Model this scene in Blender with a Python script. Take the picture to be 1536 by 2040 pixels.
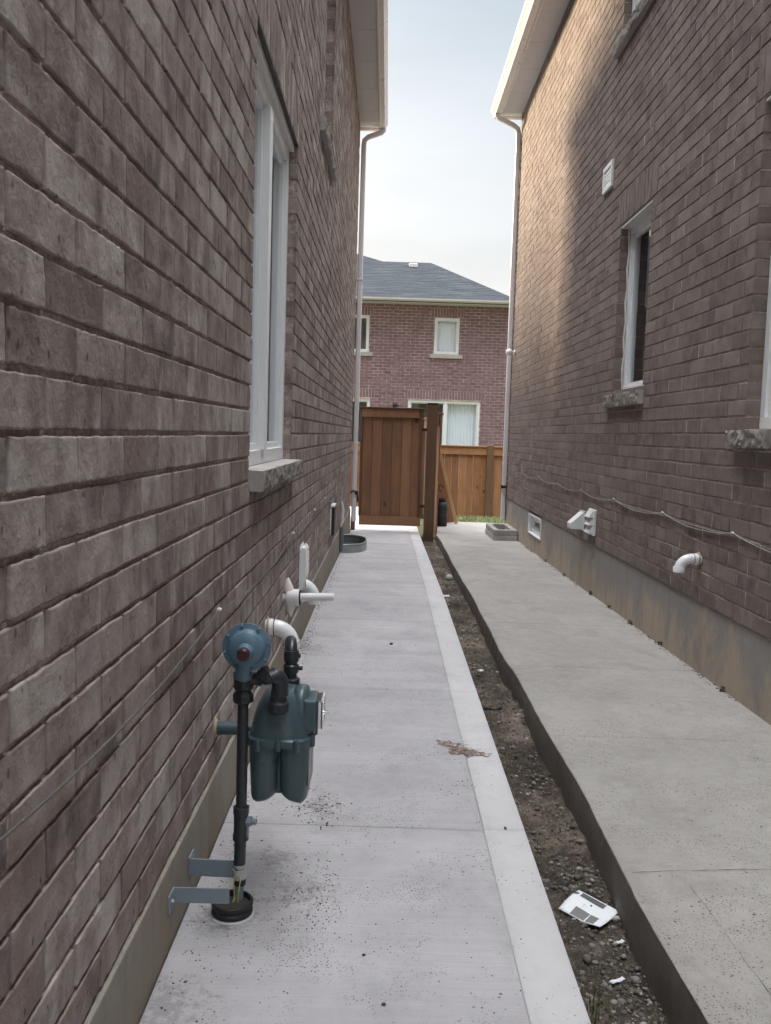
import bpy, math, random
import numpy as np
from mathutils import Vector, Matrix
PI = math.pi
R = math.radians
random.seed(7)
rng = np.random.default_rng(11)
for o in list(bpy.data.objects):
    bpy.data.objects.remove(o)
sc = bpy.context.scene
col = sc.collection

# ------------------------------------------------------------------ camera
cam = bpy.data.cameras.new('camera')
co = bpy.data.objects.new('camera', cam)
col.objects.link(co)
sc.camera = co
F = 1800.0
cam.sensor_fit = 'VERTICAL'
cam.sensor_height = 24.0
cam.lens = F / 2040 * 24
cam.clip_start = 0.02
cam.clip_end = 3000
Rm = ((9.99519248e-01, -3.10042177e-02, 1.06634722e-04),
      (2.76752532e-03, 8.57932849e-02, -9.96309115e-01),
      (3.08806361e-02, 9.95830433e-01, 8.58378446e-02))
m = Matrix([list(Rm[i]) + [0] for i in range(3)] + [[0, 0, 0, 1]])
co.matrix_world = Matrix.Translation((0, 0, 1.27)) @ m

# ------------------------------------------------------------------ world, sun, exposure
SKY_K = 20.0
SUN_AZ = R(-37)      # from +Y, negative = towards -X (left)
SUN_EL = R(15.5)
w = bpy.data.worlds.new('World')
sc.world = w
w.use_nodes = True
nt = w.node_tree
bg = nt.nodes['Background']
sky = nt.nodes.new('ShaderNodeTexSky')
sky.sky_type = 'NISHITA'
sky.sun_disc = False
sky.sun_elevation = SUN_EL
sky.sun_rotation = SUN_AZ
sky.air_density = 1.0
sky.dust_density = 2.6
sky.ozone_density = 1.0
# thin high cloud: part of the sky's colour is scattered to white
tcw = nt.nodes.new('ShaderNodeTexCoord')
mpw = nt.nodes.new('ShaderNodeMapping')
mpw.inputs['Scale'].default_value = (1.2, 1.2, 4.0)
nzw = nt.nodes.new('ShaderNodeTexNoise')
nzw.inputs['Scale'].default_value = 2.2
nzw.inputs['Detail'].default_value = 6
nt.links.new(tcw.outputs['Generated'], mpw.inputs['Vector'])
nt.links.new(mpw.outputs[0], nzw.inputs['Vector'])
mrw = nt.nodes.new('ShaderNodeMapRange')
mrw.inputs['From Min'].default_value = .35
mrw.inputs['From Max'].default_value = .7
mrw.inputs['To Min'].default_value = .80
mrw.inputs['To Max'].default_value = .97
nt.links.new(nzw.outputs['Fac'], mrw.inputs['Value'])
mxw = nt.nodes.new('ShaderNodeMix')
mxw.data_type = 'RGBA'
nt.links.new(mrw.outputs[0], mxw.inputs['Factor'])
nt.links.new(sky.outputs[0], mxw.inputs[6])
# cloud veil: dimmed in view, with an added bright zenith to light the alley
spw = nt.nodes.new('ShaderNodeSeparateXYZ')
nt.links.new(tcw.outputs['Generated'], spw.inputs[0])
crw = nt.nodes.new('ShaderNodeValToRGB')
crw.color_ramp.interpolation = 'EASE'
els = crw.color_ramp.elements
while len(els) < 5: els.new(.5)
for e_, (p_, c_) in zip(els, ((.0, (.150, .145, .134)), (.24, (.130, .132, .134)), (.50, (.080, .094, .104)), (.74, (.17, .18, .19)), (.96, (2.2, 2.22, 2.28)))):
    e_.position = p_; e_.color = (*c_, 1)
nt.links.new(spw.outputs[2], crw.inputs[0])
vmw = nt.nodes.new('ShaderNodeVectorMath'); vmw.operation = 'SCALE'
vmw.inputs['Scale'].default_value = SKY_K
nt.links.new(crw.outputs[0], vmw.inputs[0])
nt.links.new(vmw.outputs[0], mxw.inputs[7])
nt.links.new(mxw.outputs[2], bg.inputs['Color'])
bg.inputs['Strength'].default_value = 0.11

sd = Vector((math.sin(SUN_AZ) * math.cos(SUN_EL), math.cos(SUN_AZ) * math.cos(SUN_EL), math.sin(SUN_EL)))
sl = bpy.data.lights.new('sun', 'SUN')
sl.energy = 4.3
sl.angle = R(9)
sl.color = (1.0, .79, .56)
so = bpy.data.objects.new('sun', sl)
so.rotation_euler = sd.to_track_quat('Z', 'Y').to_euler()
so.location = (-6, 10, 20)
col.objects.link(so)
sc.view_settings.view_transform = 'Standard'
sc.view_settings.look = 'None'
sc.view_settings.exposure = 1.5
sc.view_settings.gamma = 1.0

# ------------------------------------------------------------------ helpers
def mat(name, base=(.5, .5, .5), rough=.6, metal=0.0, spec=None):
    m = bpy.data.materials.new(name)
    m.use_nodes = True
    b = m.node_tree.nodes['Principled BSDF']
    b.inputs['Base Color'].default_value = (*base, 1)
    b.inputs['Roughness'].default_value = rough
    b.inputs['Metallic'].default_value = metal
    if spec is not None:
        b.inputs['Specular IOR Level'].default_value = spec
    return m

class NT:
    """tiny node wiring helper"""
    def __init__(s, m):
        s.t = m.node_tree
        s.b = s.t.nodes['Principled BSDF']
        s.tc = s.t.nodes.new('ShaderNodeTexCoord')
    def new(s, t): return s.t.nodes.new(t)
    def link(s, a, b): s.t.links.new(a, b)
    def coords(s, scale=(1, 1, 1), offset=None, loc=(0, 0, 0)):
        mp = s.new('ShaderNodeMapping')
        mp.inputs['Scale'].default_value = scale
        mp.inputs['Location'].default_value = loc
        if offset is None:
            s.link(s.tc.outputs['Object'], mp.inputs['Vector'])
        else:
            s.link(offset, mp.inputs['Vector'])
        return mp.outputs[0]
    def noise(s, vec, scale, detail=4, rough=.55, dist=0):
        n = s.new('ShaderNodeTexNoise')
        n.inputs['Scale'].default_value = scale
        n.inputs['Detail'].default_value = detail
        n.inputs['Roughness'].default_value = rough
        n.inputs['Distortion'].default_value = dist
        s.link(vec, n.inputs['Vector'])
        return n.outputs['Fac']
    def voro(s, vec, scale, feature='F1', rnd=1.0):
        n = s.new('ShaderNodeTexVoronoi')
        n.feature = feature
        n.inputs['Scale'].default_value = scale
        n.inputs['Randomness'].default_value = rnd
        s.link(vec, n.inputs['Vector'])
        return n
    def ramp(s, fac, stops, interp='LINEAR'):
        r = s.new('ShaderNodeValToRGB')
        r.color_ramp.interpolation = interp
        e = r.color_ramp.elements
        while len(e) < len(stops): e.new(.5)
        for i, (p, c) in enumerate(stops):
            e[i].position = p
            e[i].color = (*c, 1) if len(c) == 3 else c
        s.link(fac, r.inputs['Fac'])
        return r.outputs['Color']
    def rng(s, v, a, b, c=0, d=1):
        r = s.new('ShaderNodeMapRange')
        for k, x in (('From Min', a), ('From Max', b), ('To Min', c), ('To Max', d)):
            r.inputs[k].default_value = x
        s.link(v, r.inputs['Value'])
        return r.outputs[0]
    def math(s, op, a, b=None):
        n = s.new('ShaderNodeMath'); n.operation = op
        for i, x in enumerate((a, b)):
            if x is None: continue
            if isinstance(x, (int, float)): n.inputs[i].default_value = x
            else: s.link(x, n.inputs[i])
        return n.outputs[0]
    def mix(s, fac, a, b, blend='MIX'):
        n = s.new('ShaderNodeMix'); n.data_type = 'RGBA'; n.blend_type = blend
        for sock, x in ((n.inputs['Factor'], fac), (n.inputs[6], a), (n.inputs[7], b)):
            if isinstance(x, (int, float)): sock.default_value = x
            elif isinstance(x, tuple): sock.default_value = (*x, 1)
            else: s.link(x, sock)
        return n.outputs[2]
    def bump(s, h, strength=.3, dist=.01, prev=None):
        n = s.new('ShaderNodeBump')
        n.inputs['Strength'].default_value = strength
        n.inputs['Distance'].default_value = dist
        s.link(h, n.inputs['Height'])
        if prev is not None: s.link(prev, n.inputs['Normal'])
        return n.outputs[0]
    def out(s, color=None, rough=None, normal=None):
        if color is not None: s.link(color, s.b.inputs['Base Color'])
        if rough is not None: s.link(rough, s.b.inputs['Roughness'])
        if normal is not None: s.link(normal, s.b.inputs['Normal'])

class MB:
    def __init__(s): s.v = []; s.f = []; s.mi = []; s.cur = 0
    def add(s, vs, fs):
        n = len(s.v)
        s.v += [tuple(map(float, p)) for p in vs]
        s.f += [tuple(n + i for i in f) for f in fs]
        s.mi += [s.cur] * len(fs)
        return s
    def box(s, x0, x1, y0, y1, z0, z1, M=None):
        x0, x1 = min(x0, x1), max(x0, x1); y0, y1 = min(y0, y1), max(y0, y1); z0, z1 = min(z0, z1), max(z0, z1)
        vs = [Vector(p) for p in ((x0, y0, z0), (x1, y0, z0), (x1, y1, z0), (x0, y1, z0), (x0, y0, z1), (x1, y0, z1), (x1, y1, z1), (x0, y1, z1))]
        if M is not None: vs = [M @ p for p in vs]
        return s.add(vs, [(0, 3, 2, 1), (4, 5, 6, 7), (0, 1, 5, 4), (1, 2, 6, 5), (2, 3, 7, 6), (3, 0, 4, 7)])
    def lathe(s, o, axis, prof, n=20, cap=True):
        """prof: (distance along axis, radius)"""
        o = Vector(o); a = Vector(axis).normalized()
        e = a.orthogonal().normalized(); g = a.cross(e)
        vs = []
        for d, r in prof:
            for i in range(n):
                t = 2 * PI * i / n
                vs.append(o + a * d + (e * math.cos(t) + g * math.sin(t)) * r)
        fs = []
        for k in range(len(prof) - 1):
            for i in range(n):
                j = (i + 1) % n
                fs.append((k * n + i, k * n + j, (k + 1) * n + j, (k + 1) * n + i))
        if cap:
            fs.append(tuple(reversed(range(n))))
            fs.append(tuple(range((len(prof) - 1) * n, len(prof) * n)))
        return s.add(vs, fs)
    def cyl(s, p0, p1, r, r1=None, n=16):
        p0 = Vector(p0); p1 = Vector(p1)
        return s.lathe(p0, p1 - p0, [(0, r), ((p1 - p0).length, r if r1 is None else r1)], n)
    def tube(s, pts, r, n=10, cap=True):
        pts = [Vector(p) for p in pts]
        rs = r if isinstance(r, (list, tuple)) else [r] * len(pts)
        vs = []; prev = None
        for i, p in enumerate(pts):
            t = (pts[min(i + 1, len(pts) - 1)] - pts[max(i - 1, 0)]).normalized()
            if prev is None: e = t.orthogonal().normalized()
            else:
                e = prev - t * prev.dot(t)
                e = e.normalized() if e.length > 1e-6 else t.orthogonal().normalized()
            prev = e; g = t.cross(e)
            for k in range(n):
                a = 2 * PI * k / n
                vs.append(p + (e * math.cos(a) + g * math.sin(a)) * rs[i])
        fs = []
        for i in range(len(pts) - 1):
            for k in range(n):
                j = (k + 1) % n
                fs.append((i * n + k, i * n + j, (i + 1) * n + j, (i + 1) * n + k))
        if cap:
            fs.append(tuple(reversed(range(n)))); fs.append(tuple(range((len(pts) - 1) * n, len(pts) * n)))
        return s.add(vs, fs)
    def prism(s, poly, d0, d1, fn):
        """poly: 2D outline; fn(a,b,d)->3D point"""
        n = len(poly)
        vs = [fn(a, b, d0) for a, b in poly] + [fn(a, b, d1) for a, b in poly]
        fs = [tuple(reversed(range(n))), tuple(range(n, 2 * n))]
        for i in range(n):
            j = (i + 1) % n
            fs.append((i, j, n + j, n + i))
        return s.add(vs, fs)
    def build(s, name, material, parent=None, bevel=0, smooth=None, seg=2, fixn=True):
        me = bpy.data.meshes.new(name)
        me.from_pydata(s.v, [], s.f)
        mats = material if isinstance(material, (list, tuple)) else [material]
        for mm in mats: me.materials.append(mm)
        if len(mats) > 1: me.polygons.foreach_set('material_index', s.mi)
        if fixn:
            import bmesh
            bm = bmesh.new(); bm.from_mesh(me)
            bmesh.ops.recalc_face_normals(bm, faces=bm.faces)
            bm.to_mesh(me); bm.free()
        me.update()
        o = bpy.data.objects.new(name, me)
        col.objects.link(o)
        if parent is not None:
            o.parent = parent
            o.matrix_parent_inverse = parent_inv(parent)
        if bevel:
            b = o.modifiers.new('bevel', 'BEVEL'); b.width = bevel; b.segments = seg; b.limit_method = 'ANGLE'; b.angle_limit = R(38)
        if smooth is not None:
            me.polygons.foreach_set('use_smooth', [True] * len(me.polygons))
            set_sharp(me, smooth)
        return o

def set_sharp(me, deg):
    import bmesh
    bm = bmesh.new(); bm.from_mesh(me)
    for e in bm.edges:
        if len(e.link_faces) == 2:
            e.smooth = e.calc_face_angle(0) < R(deg)
    bm.to_mesh(me); bm.free()

def parent_inv(p):
    return Matrix.Translation(-p.location) if p.type == 'EMPTY' else Matrix.Identity(4)

def tag(o, label=None, cat=None, group=None, kind=None):
    if label: o['label'] = label
    if cat: o['category'] = cat
    if group: o['group'] = group
    if kind: o['kind'] = kind
    return o
def thing(name, loc, label, cat, group=None):
    o = bpy.data.objects.new(name, None)
    o.empty_display_size = .1
    o.location = loc
    col.objects.link(o)
    return tag(o, label, cat, group)

def _h(ix, iy, seed):
    n = (ix.astype(np.int64) * 374761393 + iy.astype(np.int64) * 668265263 + seed * 1274126177) & 0x7fffffff
    n = ((n ^ (n >> 13)) * 1274126177) & 0x7fffffff
    return ((n ^ (n >> 16)) & 0xffff) / 65535.0
def vn(x, y, seed=0):
    x = np.asarray(x, float); y = np.asarray(y, float)
    ix = np.floor(x); iy = np.floor(y); fx = x - ix; fy = y - iy
    fx = fx * fx * (3 - 2 * fx); fy = fy * fy * (3 - 2 * fy)
    a = _h(ix, iy, seed); b = _h(ix + 1, iy, seed); c = _h(ix, iy + 1, seed); d = _h(ix + 1, iy + 1, seed)
    return (a * (1 - fx) + b * fx) * (1 - fy) + (c * (1 - fx) + d * fx) * fy - .5
def fbm(x, y, seed=0, o=4):
    s = 0; a = 1.0
    for k in range(o):
        s = s + a * vn(x * 2 ** k, y * 2 ** k, seed + k); a *= .5
    return s

# ------------------------------------------------------------------ materials
def brick_mat(name, dark, mid, lite, red, mortar, streak=.5, smear=0.0, bumps=.35, flat=0.0, far=False):
    m = mat(name, mid, .9, spec=.25)
    n = NT(m)
    at = n.new('ShaderNodeAttribute'); at.attribute_name = 'rnd'
    sep = n.new('ShaderNodeSeparateColor'); n.link(at.outputs['Color'], sep.inputs[0])
    r1, r2, mor = sep.outputs[0], sep.outputs[1], sep.outputs[2]
    off = n.new('ShaderNodeVectorMath'); off.operation = 'MULTIPLY_ADD'
    n.link(at.outputs['Color'], off.inputs[0]); off.inputs[1].default_value = (37, 91, 0); n.link(n.tc.outputs['Object'], off.inputs[2])
    v = off.outputs[0]
    st = n.noise(n.coords((6.5, 6.5, 2.6), v), 1.6, 3, .5, .5)       # vertical smears of the fired skin
    bl = n.noise(n.coords((1, 1, 1), v), 9, 5, .6)
    fac = n.math('ADD', n.math('MULTIPLY', st, streak), n.math('MULTIPLY', bl, 1 - streak))
    fac = n.math('ADD', fac, n.math('MULTIPLY', n.math('SUBTRACT', r1, .5), .16))
    fac = n.rng(fac, .36, .66)
    c = n.ramp(fac, [(0.0, dark), (.34, mid), (.62, tuple((a + b) / 2 for a, b in zip(mid, lite))), (.9, lite)])
    c = n.mix(n.rng(r2, .45, 1.0, 0, .55), c, red)
    if flat: c = n.mix(flat, c, mid)
    if not far:
        pit = n.voro(n.coords((1, 1, .6), v), 38, 'F1')
        pm = n.rng(pit.outputs['Distance'], .12, .22, .25, 1)
        gate = n.rng(n.noise(v, 14, 2), .52, .58, 0, 1)
        pm2 = n.math('MAXIMUM', pm, n.math('SUBTRACT', 1, gate))
        c = n.mix(n.math('SUBTRACT', 1, pm2), c, tuple(x * .35 for x in dark))
        fine = n.noise(v, 130, 3, .7)
        c = n.mix(n.rng(fine, .3, .7, 0, .35), c, n.mix(.5, c, (.30, .28, .27)))
    wv = n.tc.outputs['Object']
    mn = n.noise(wv, 60, 3)
    mn = n.math('ADD', n.math('MULTIPLY', mn, .5), n.math('MULTIPLY', n.noise(wv, 4.5, 3), .5))
    mc = n.ramp(mn, [(.38, tuple(x * .62 for x in mortar)), (.5, mortar), (.60, tuple(min(.7, x * 1.5) for x in mortar))])
    if smear:
        sm = n.noise(n.coords((1, 1, 1)), 6.5, 5, .7, .4)
        s2 = n.rng(sm, .62 - smear * .1, .72, 0, .45)
        c = n.mix(s2, c, (.33, .31, .30))
    c = n.mix(mor, c, mc)
    if far:
        n.out(c)
        return m
    h = n.noise(v, 55, 5, .7)
    h2 = n.noise(n.coords((1, 1, .8), v), 26, 3, .6)
    nb = n.bump(h, bumps, .004)
    nb = n.bump(h2, bumps, .006, nb)
    n.out(c, None, nb)
    return m

M_brickL = brick_mat('brick_left', (.122, .097, .089), (.218, .174, .154), (.385, .347, .322), (.205, .145, .125), (.36, .285, .26), .5, .6, .8)
M_brickR = brick_mat('brick_right', (.110, .086, .076), (.172, .134, .118), (.24, .20, .18), (.16, .118, .103), (.44, .355, .33), .35, 0, .4)
M_brickB = brick_mat('brick_back', (.150, .096, .104), (.205, .132, .140), (.25, .170, .176), (.195, .122, .130), (.48, .385, .39), .3, 0, .3, far=True)

def concrete(name, c0, c1, broom=0, specks=0, stain=None, pits=.25, scale=1, rough=.85, smudges=()):
    m = mat(name, c0, rough, spec=.35)
    n = NT(m)
    v = n.tc.outputs['Object']
    a = n.noise(v, 1.3 * scale, 5, .6)
    b = n.noise(v, 22, 5, .65)
    k = n.math('ADD', n.math('MULTIPLY', a, .6), n.math('MULTIPLY', b, .4))
    c = n.ramp(k, [(.36, c1), (.62, c0)])
    fine = n.noise(v, 260, 3, .7)
    c = n.mix(n.rng(fine, .3, .7, 0, .22), c, tuple(x * .72 for x in c0))
    nb = n.bump(fine, pits, .002)
    if broom:
        br = n.noise(n.coords((2.2, 150, 1)), 1.0, 4, .6)
        c = n.mix(n.rng(br, .30, .62, .26, 0), c, tuple(x * .70 for x in c1))
        # wide faint bands left by each pass of the trowel
        bd = n.noise(n.coords((.5, 4.5, 1)), 1.0, 4, .6)
        c = n.mix(n.rng(bd, .40, .62, .32, 0), c, tuple(x * .70 for x in c1))
        nb = n.bump(br, .6, .004, nb)
        # thin scoring where grit was dragged by the broom
        sc_ = n.noise(n.coords((9, 240, 1)), 1.0, 3, .7)
        amt = n.rng(n.noise(v, 1.7, 3), .47, .66, 0, 1)
        c = n.mix(n.math('MULTIPLY', n.rng(sc_, .63, .69, 0, .75), amt), c, (.14, .12, .12))
    if stain is not None:
        sx = n.new('ShaderNodeSeparateXYZ'); n.link(v, sx.inputs[0])
        hm = n.rng(sx.outputs[2], -.12, .42, .20, -.16)      # mud splash reaches up from the ground
        sn = n.noise(n.coords((1, 1, .45)), 3.0, 6, .72, .4)
        c = n.mix(n.rng(n.math('ADD', sn, hm), .50, .62, 0, .85), c, stain)
        st2 = n.noise(n.coords((9, 9, .7)), 1.0, 4, .7)
        c = n.mix(n.rng(st2, .5, .72, 0, .4), c, tuple(x * .7 for x in c1))
    if not stain:
        blot = n.noise(n.coords((1, .7, 1)), 3.4, 6, .7, .5)
        c = n.mix(n.rng(blot, .50, .66, 0, .34), c, tuple(x * .62 for x in c1))
        pale = n.noise(n.coords((1, .6, 1), None, (7, 3, 0)), 2.1, 5, .65, .4)
        c = n.mix(n.rng(pale, .52, .70, 0, .30), c, tuple(min(.7, x * 1.18) for x in c0))
    for (sx_, sy_, sr_, sa_) in smudges:
        ds = n.new('ShaderNodeVectorMath'); ds.operation = 'DISTANCE'
        fl = n.coords((1, 1, 0)); n.link(fl, ds.inputs[0]); ds.inputs[1].default_value = (sx_, sy_, 0)
        near = n.rng(ds.outputs['Value'], 0, sr_, .22, -.10)
        gr = n.noise(n.coords((1, 1, 1)), 42, 5, .8)
        c = n.mix(n.rng(n.math('ADD', gr, near), .56, .70, 0, sa_), c, (.12, .105, .105))
    if specks:
        for scl, thr, mask_s in ((55, .13, 2.2), (24, .085, 1.4), (120, .2, 3.2)):
            vo = n.voro(n.coords((1, 1, 1), None, (scl * .13, 0, 0)), scl)
            sp = n.rng(vo.outputs['Distance'], thr, thr * 1.35, 1, 0)
            mk = n.rng(n.noise(v, mask_s, 4, .7), .62 - specks * .12, .68 - specks * .08, 0, .85)
            c = n.mix(n.math('MULTIPLY', sp, mk), c, (.085, .07, .062))
    n.out(c, None, nb)
    return m

M_conL = concrete('new_concrete', (.480, .470, .482), (.395, .387, .398), broom=1, specks=1.0, smudges=((-.40, 2.28, .18, .5), (-.20, 2.42, .20, .45), (-.19, 3.0, .14, .6), (-.46, 1.9, .22, .4), (-.47, 4.0, .28, .5), (-.47, 5.3, .3, .5), (-.30, 2.62, .14, .5)))
M_conB = concrete('smooth_concrete_border', (.54, .535, .545), (.48, .475, .485), specks=.7, pits=.1)
M_conR = concrete('old_concrete', (.375, .360, .337), (.285, .272, .252), broom=0, specks=1.5, pits=.9)
M_conK = concrete('concrete_edge', (.25, .222, .195), (.16, .14, .12), pits=.7)
M_found = concrete('foundation_left', (.285, .262, .225), (.20, .185, .16), stain=(.24, .195, .145), specks=.3, pits=.4)
M_foundR = concrete('foundation_right', (.32, .298, .280), (.24, .222, .208), stain=(.42, .345, .27), specks=.5, pits=.4)
M_sill = concrete('sill_concrete', (.46, .44, .42), (.33, .315, .30), specks=.6, pits=.8)
M_sillR = concrete('sill_rough_face', (.30, .278, .26), (.19, .175, .162), specks=.6, pits=1.0)
M_patio = concrete('patio_concrete', (.60, .58, .57), (.52, .50, .49), pits=.2)

def painted(name, c, rough=.4, dirt=.15, dc=(.35, .33, .3)):
    m = mat(name, c, rough); n = NT(m)
    a = n.noise(n.tc.outputs['Object'], 7, 5, .65)
    b = n.noise(n.tc.outputs['Object'], 90, 3, .65)
    cc = n.mix(n.rng(a, .5, .8, 0, dirt), c, tuple(x * y for x, y in zip(c, (.6, .6, .6))))
    cc = n.mix(n.rng(b, .62, .75, 0, dirt), cc, tuple(dc))
    n.out(cc, n.rng(a, .3, .7, rough * .8, min(1, rough * 1.3)), n.bump(b, .06, .002))
    return m
M_white = painted('white_vinyl', (.74, .76, .77), .35, .08)
M_trim = painted('painted_trim', (.66, .65, .63), .4, .1)
M_soffit = painted('soffit_metal', (.58, .585, .61), .5, .1)
M_gutter = painted('gutter_white', (.72, .70, .70), .3, .08)
M_pipe = painted('downpipe_white', (.74, .73, .75), .35, .12)
M_pvc = painted('white_pvc', (.78, .79, .80), .22, .06)
M_green = painted('meter_green', (.055, .090, .103), .30, .6, (.13, .15, .15))
M_blue = painted('regulator_blue', (.100, .175, .235), .35, .25, (.25, .22, .22))
M_bracket = painted('bracket_blue_grey', (.20, .25, .285), .5, .3)
M_black = painted('pipe_black', (.022, .026, .032), .32, .3, (.08, .08, .08))
M_blackm = painted('matt_black', (.016, .015, .015), .55, .3, (.06, .06, .06))
M_red = painted('dark_red_cap', (.050, .010, .013), .4, .2, (.05, .02, .02))
M_galv = painted('galvanised_steel', (.30, .34, .34), .38, .4, (.16, .17, .17))
M_galv.node_tree.nodes['Principled BSDF'].inputs['Metallic'].default_value = .3
M_dgalv = painted('weathered_steel', (.12, .15, .155), .45, .4, (.07, .07, .07))
M_chrome = mat('chrome', (.72, .74, .75), .12, 1.0)
M_wire = painted('grey_cable', (.25, .235, .225), .4, .5)
M_wireL = painted('worn_cable', (.10, .095, .09), .45, .6, (.38, .36, .34))
M_wireD = painted('dark_cable', (.06, .055, .055), .4, .3)
M_yellow = painted('yellow_wire', (.55, .52, .16), .4, .2)
M_foam = painted('sealing_foam', (.36, .29, .20), .8, .4)
M_tape = painted('grey_tape', (.40, .40, .41), .5, .5, (.2, .2, .2))
M_lead = painted('lintel_steel', (.060, .052, .050), .6, .3)
M_dark = mat('room_dark', (.02, .022, .026), .8)
M_room = mat('room_walls', (.28, .29, .30), .8)
M_blind = painted('pale_blind', (.80, .85, .90), .6, .05)
M_glass = mat('window_glass', (.9, .97, .96), .02)
gb = M_glass.node_tree.nodes['Principled BSDF']
gb.inputs['Transmission Weight'].default_value = 1.0
gb.inputs['IOR'].default_value = 1.5
def thin_glass():
    m = bpy.data.materials.new('pane_glass'); m.use_nodes = True
    t = m.node_tree; t.nodes.clear()
    o = t.nodes.new('ShaderNodeOutputMaterial'); mx = t.nodes.new('ShaderNodeMixShader')
    tr = t.nodes.new('ShaderNodeBsdfTransparent'); tr.inputs[0].default_value = (.97, .985, 1.0, 1)
    gl = t.nodes.new('ShaderNodeBsdfGlossy'); gl.inputs['Roughness'].default_value = .02
    fr = t.nodes.new('ShaderNodeFresnel'); fr.inputs['IOR'].default_value = 1.7
    ge = t.nodes.new('ShaderNodeNewGeometry'); iv = t.nodes.new('ShaderNodeMath'); iv.operation = 'SUBTRACT'; iv.inputs[0].default_value = 1.0
    t.links.new(ge.outputs['Backfacing'], iv.inputs[1]); mu = t.nodes.new('ShaderNodeMath'); mu.operation = 'MULTIPLY'
    t.links.new(fr.outputs[0], mu.inputs[0]); t.links.new(iv.outputs[0], mu.inputs[1]); t.links.new(mu.outputs[0], mx.inputs[0]); t.links.new(tr.outputs[0], mx.inputs[1]); t.links.new(gl.outputs[0], mx.inputs[2])
    t.links.new(mx.outputs[0], o.inputs[0])
    return m
M_pane = thin_glass()

def wood(name, c0, c1, c2, knots=True):
    m = mat(name, c0, .7, spec=.3); n = NT(m)
    at = n.new('ShaderNodeAttribute'); at.attribute_name = 'rnd'
    off = n.new('ShaderNodeVectorMath'); off.operation = 'MULTIPLY_ADD'
    n.link(at.outputs['Color'], off.inputs[0]); off.inputs[1].default_value = (13, 17, 41); n.link(n.tc.outputs['Object'], off.inputs[2])
    sep = n.new('ShaderNodeSeparateColor'); n.link(at.outputs['Color'], sep.inputs[0])
    v = off.outputs[0]
    g = n.noise(n.coords((30, 30, 1.1), v), 1.5, 6, .65, .6)
    g2 = n.noise(n.coords((2, 2, 1), v), 2, 4, .6)
    k = n.math('ADD', n.math('MULTIPLY', g, .45), n.math('MULTIPLY', g2, .35))
    k = n.math('ADD', k, n.math('MULTIPLY', sep.outputs[0], .22))
    c = n.ramp(k, [(.34, c1), (.5, c0), (.66, c2)])
    if knots:
        kn = n.voro(n.coords((1, 1, .55), v), 3.2)
        c = n.mix(n.rng(kn.outputs['Distance'], .045, .10, .8, 0), c, tuple(x * .3 for x in c1))
    n.out(c, None, n.bump(g, .25, .003))
    return m
M_woodG = wood('stained_gate_wood', (.270, .140, .078), (.180, .100, .062), (.34, .19, .108))
M_woodP = wood('stained_post_wood', (.140, .083, .052), (.095, .060, .042), (.185, .108, .065))
M_woodF = wood('cedar_fence_wood', (.285, .135, .066), (.190, .092, .052), (.38, .20, .105))
M_woodL = wood('fresh_lumber', (.52, .33, .18), (.42, .26, .13), (.60, .40, .24), False)

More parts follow.
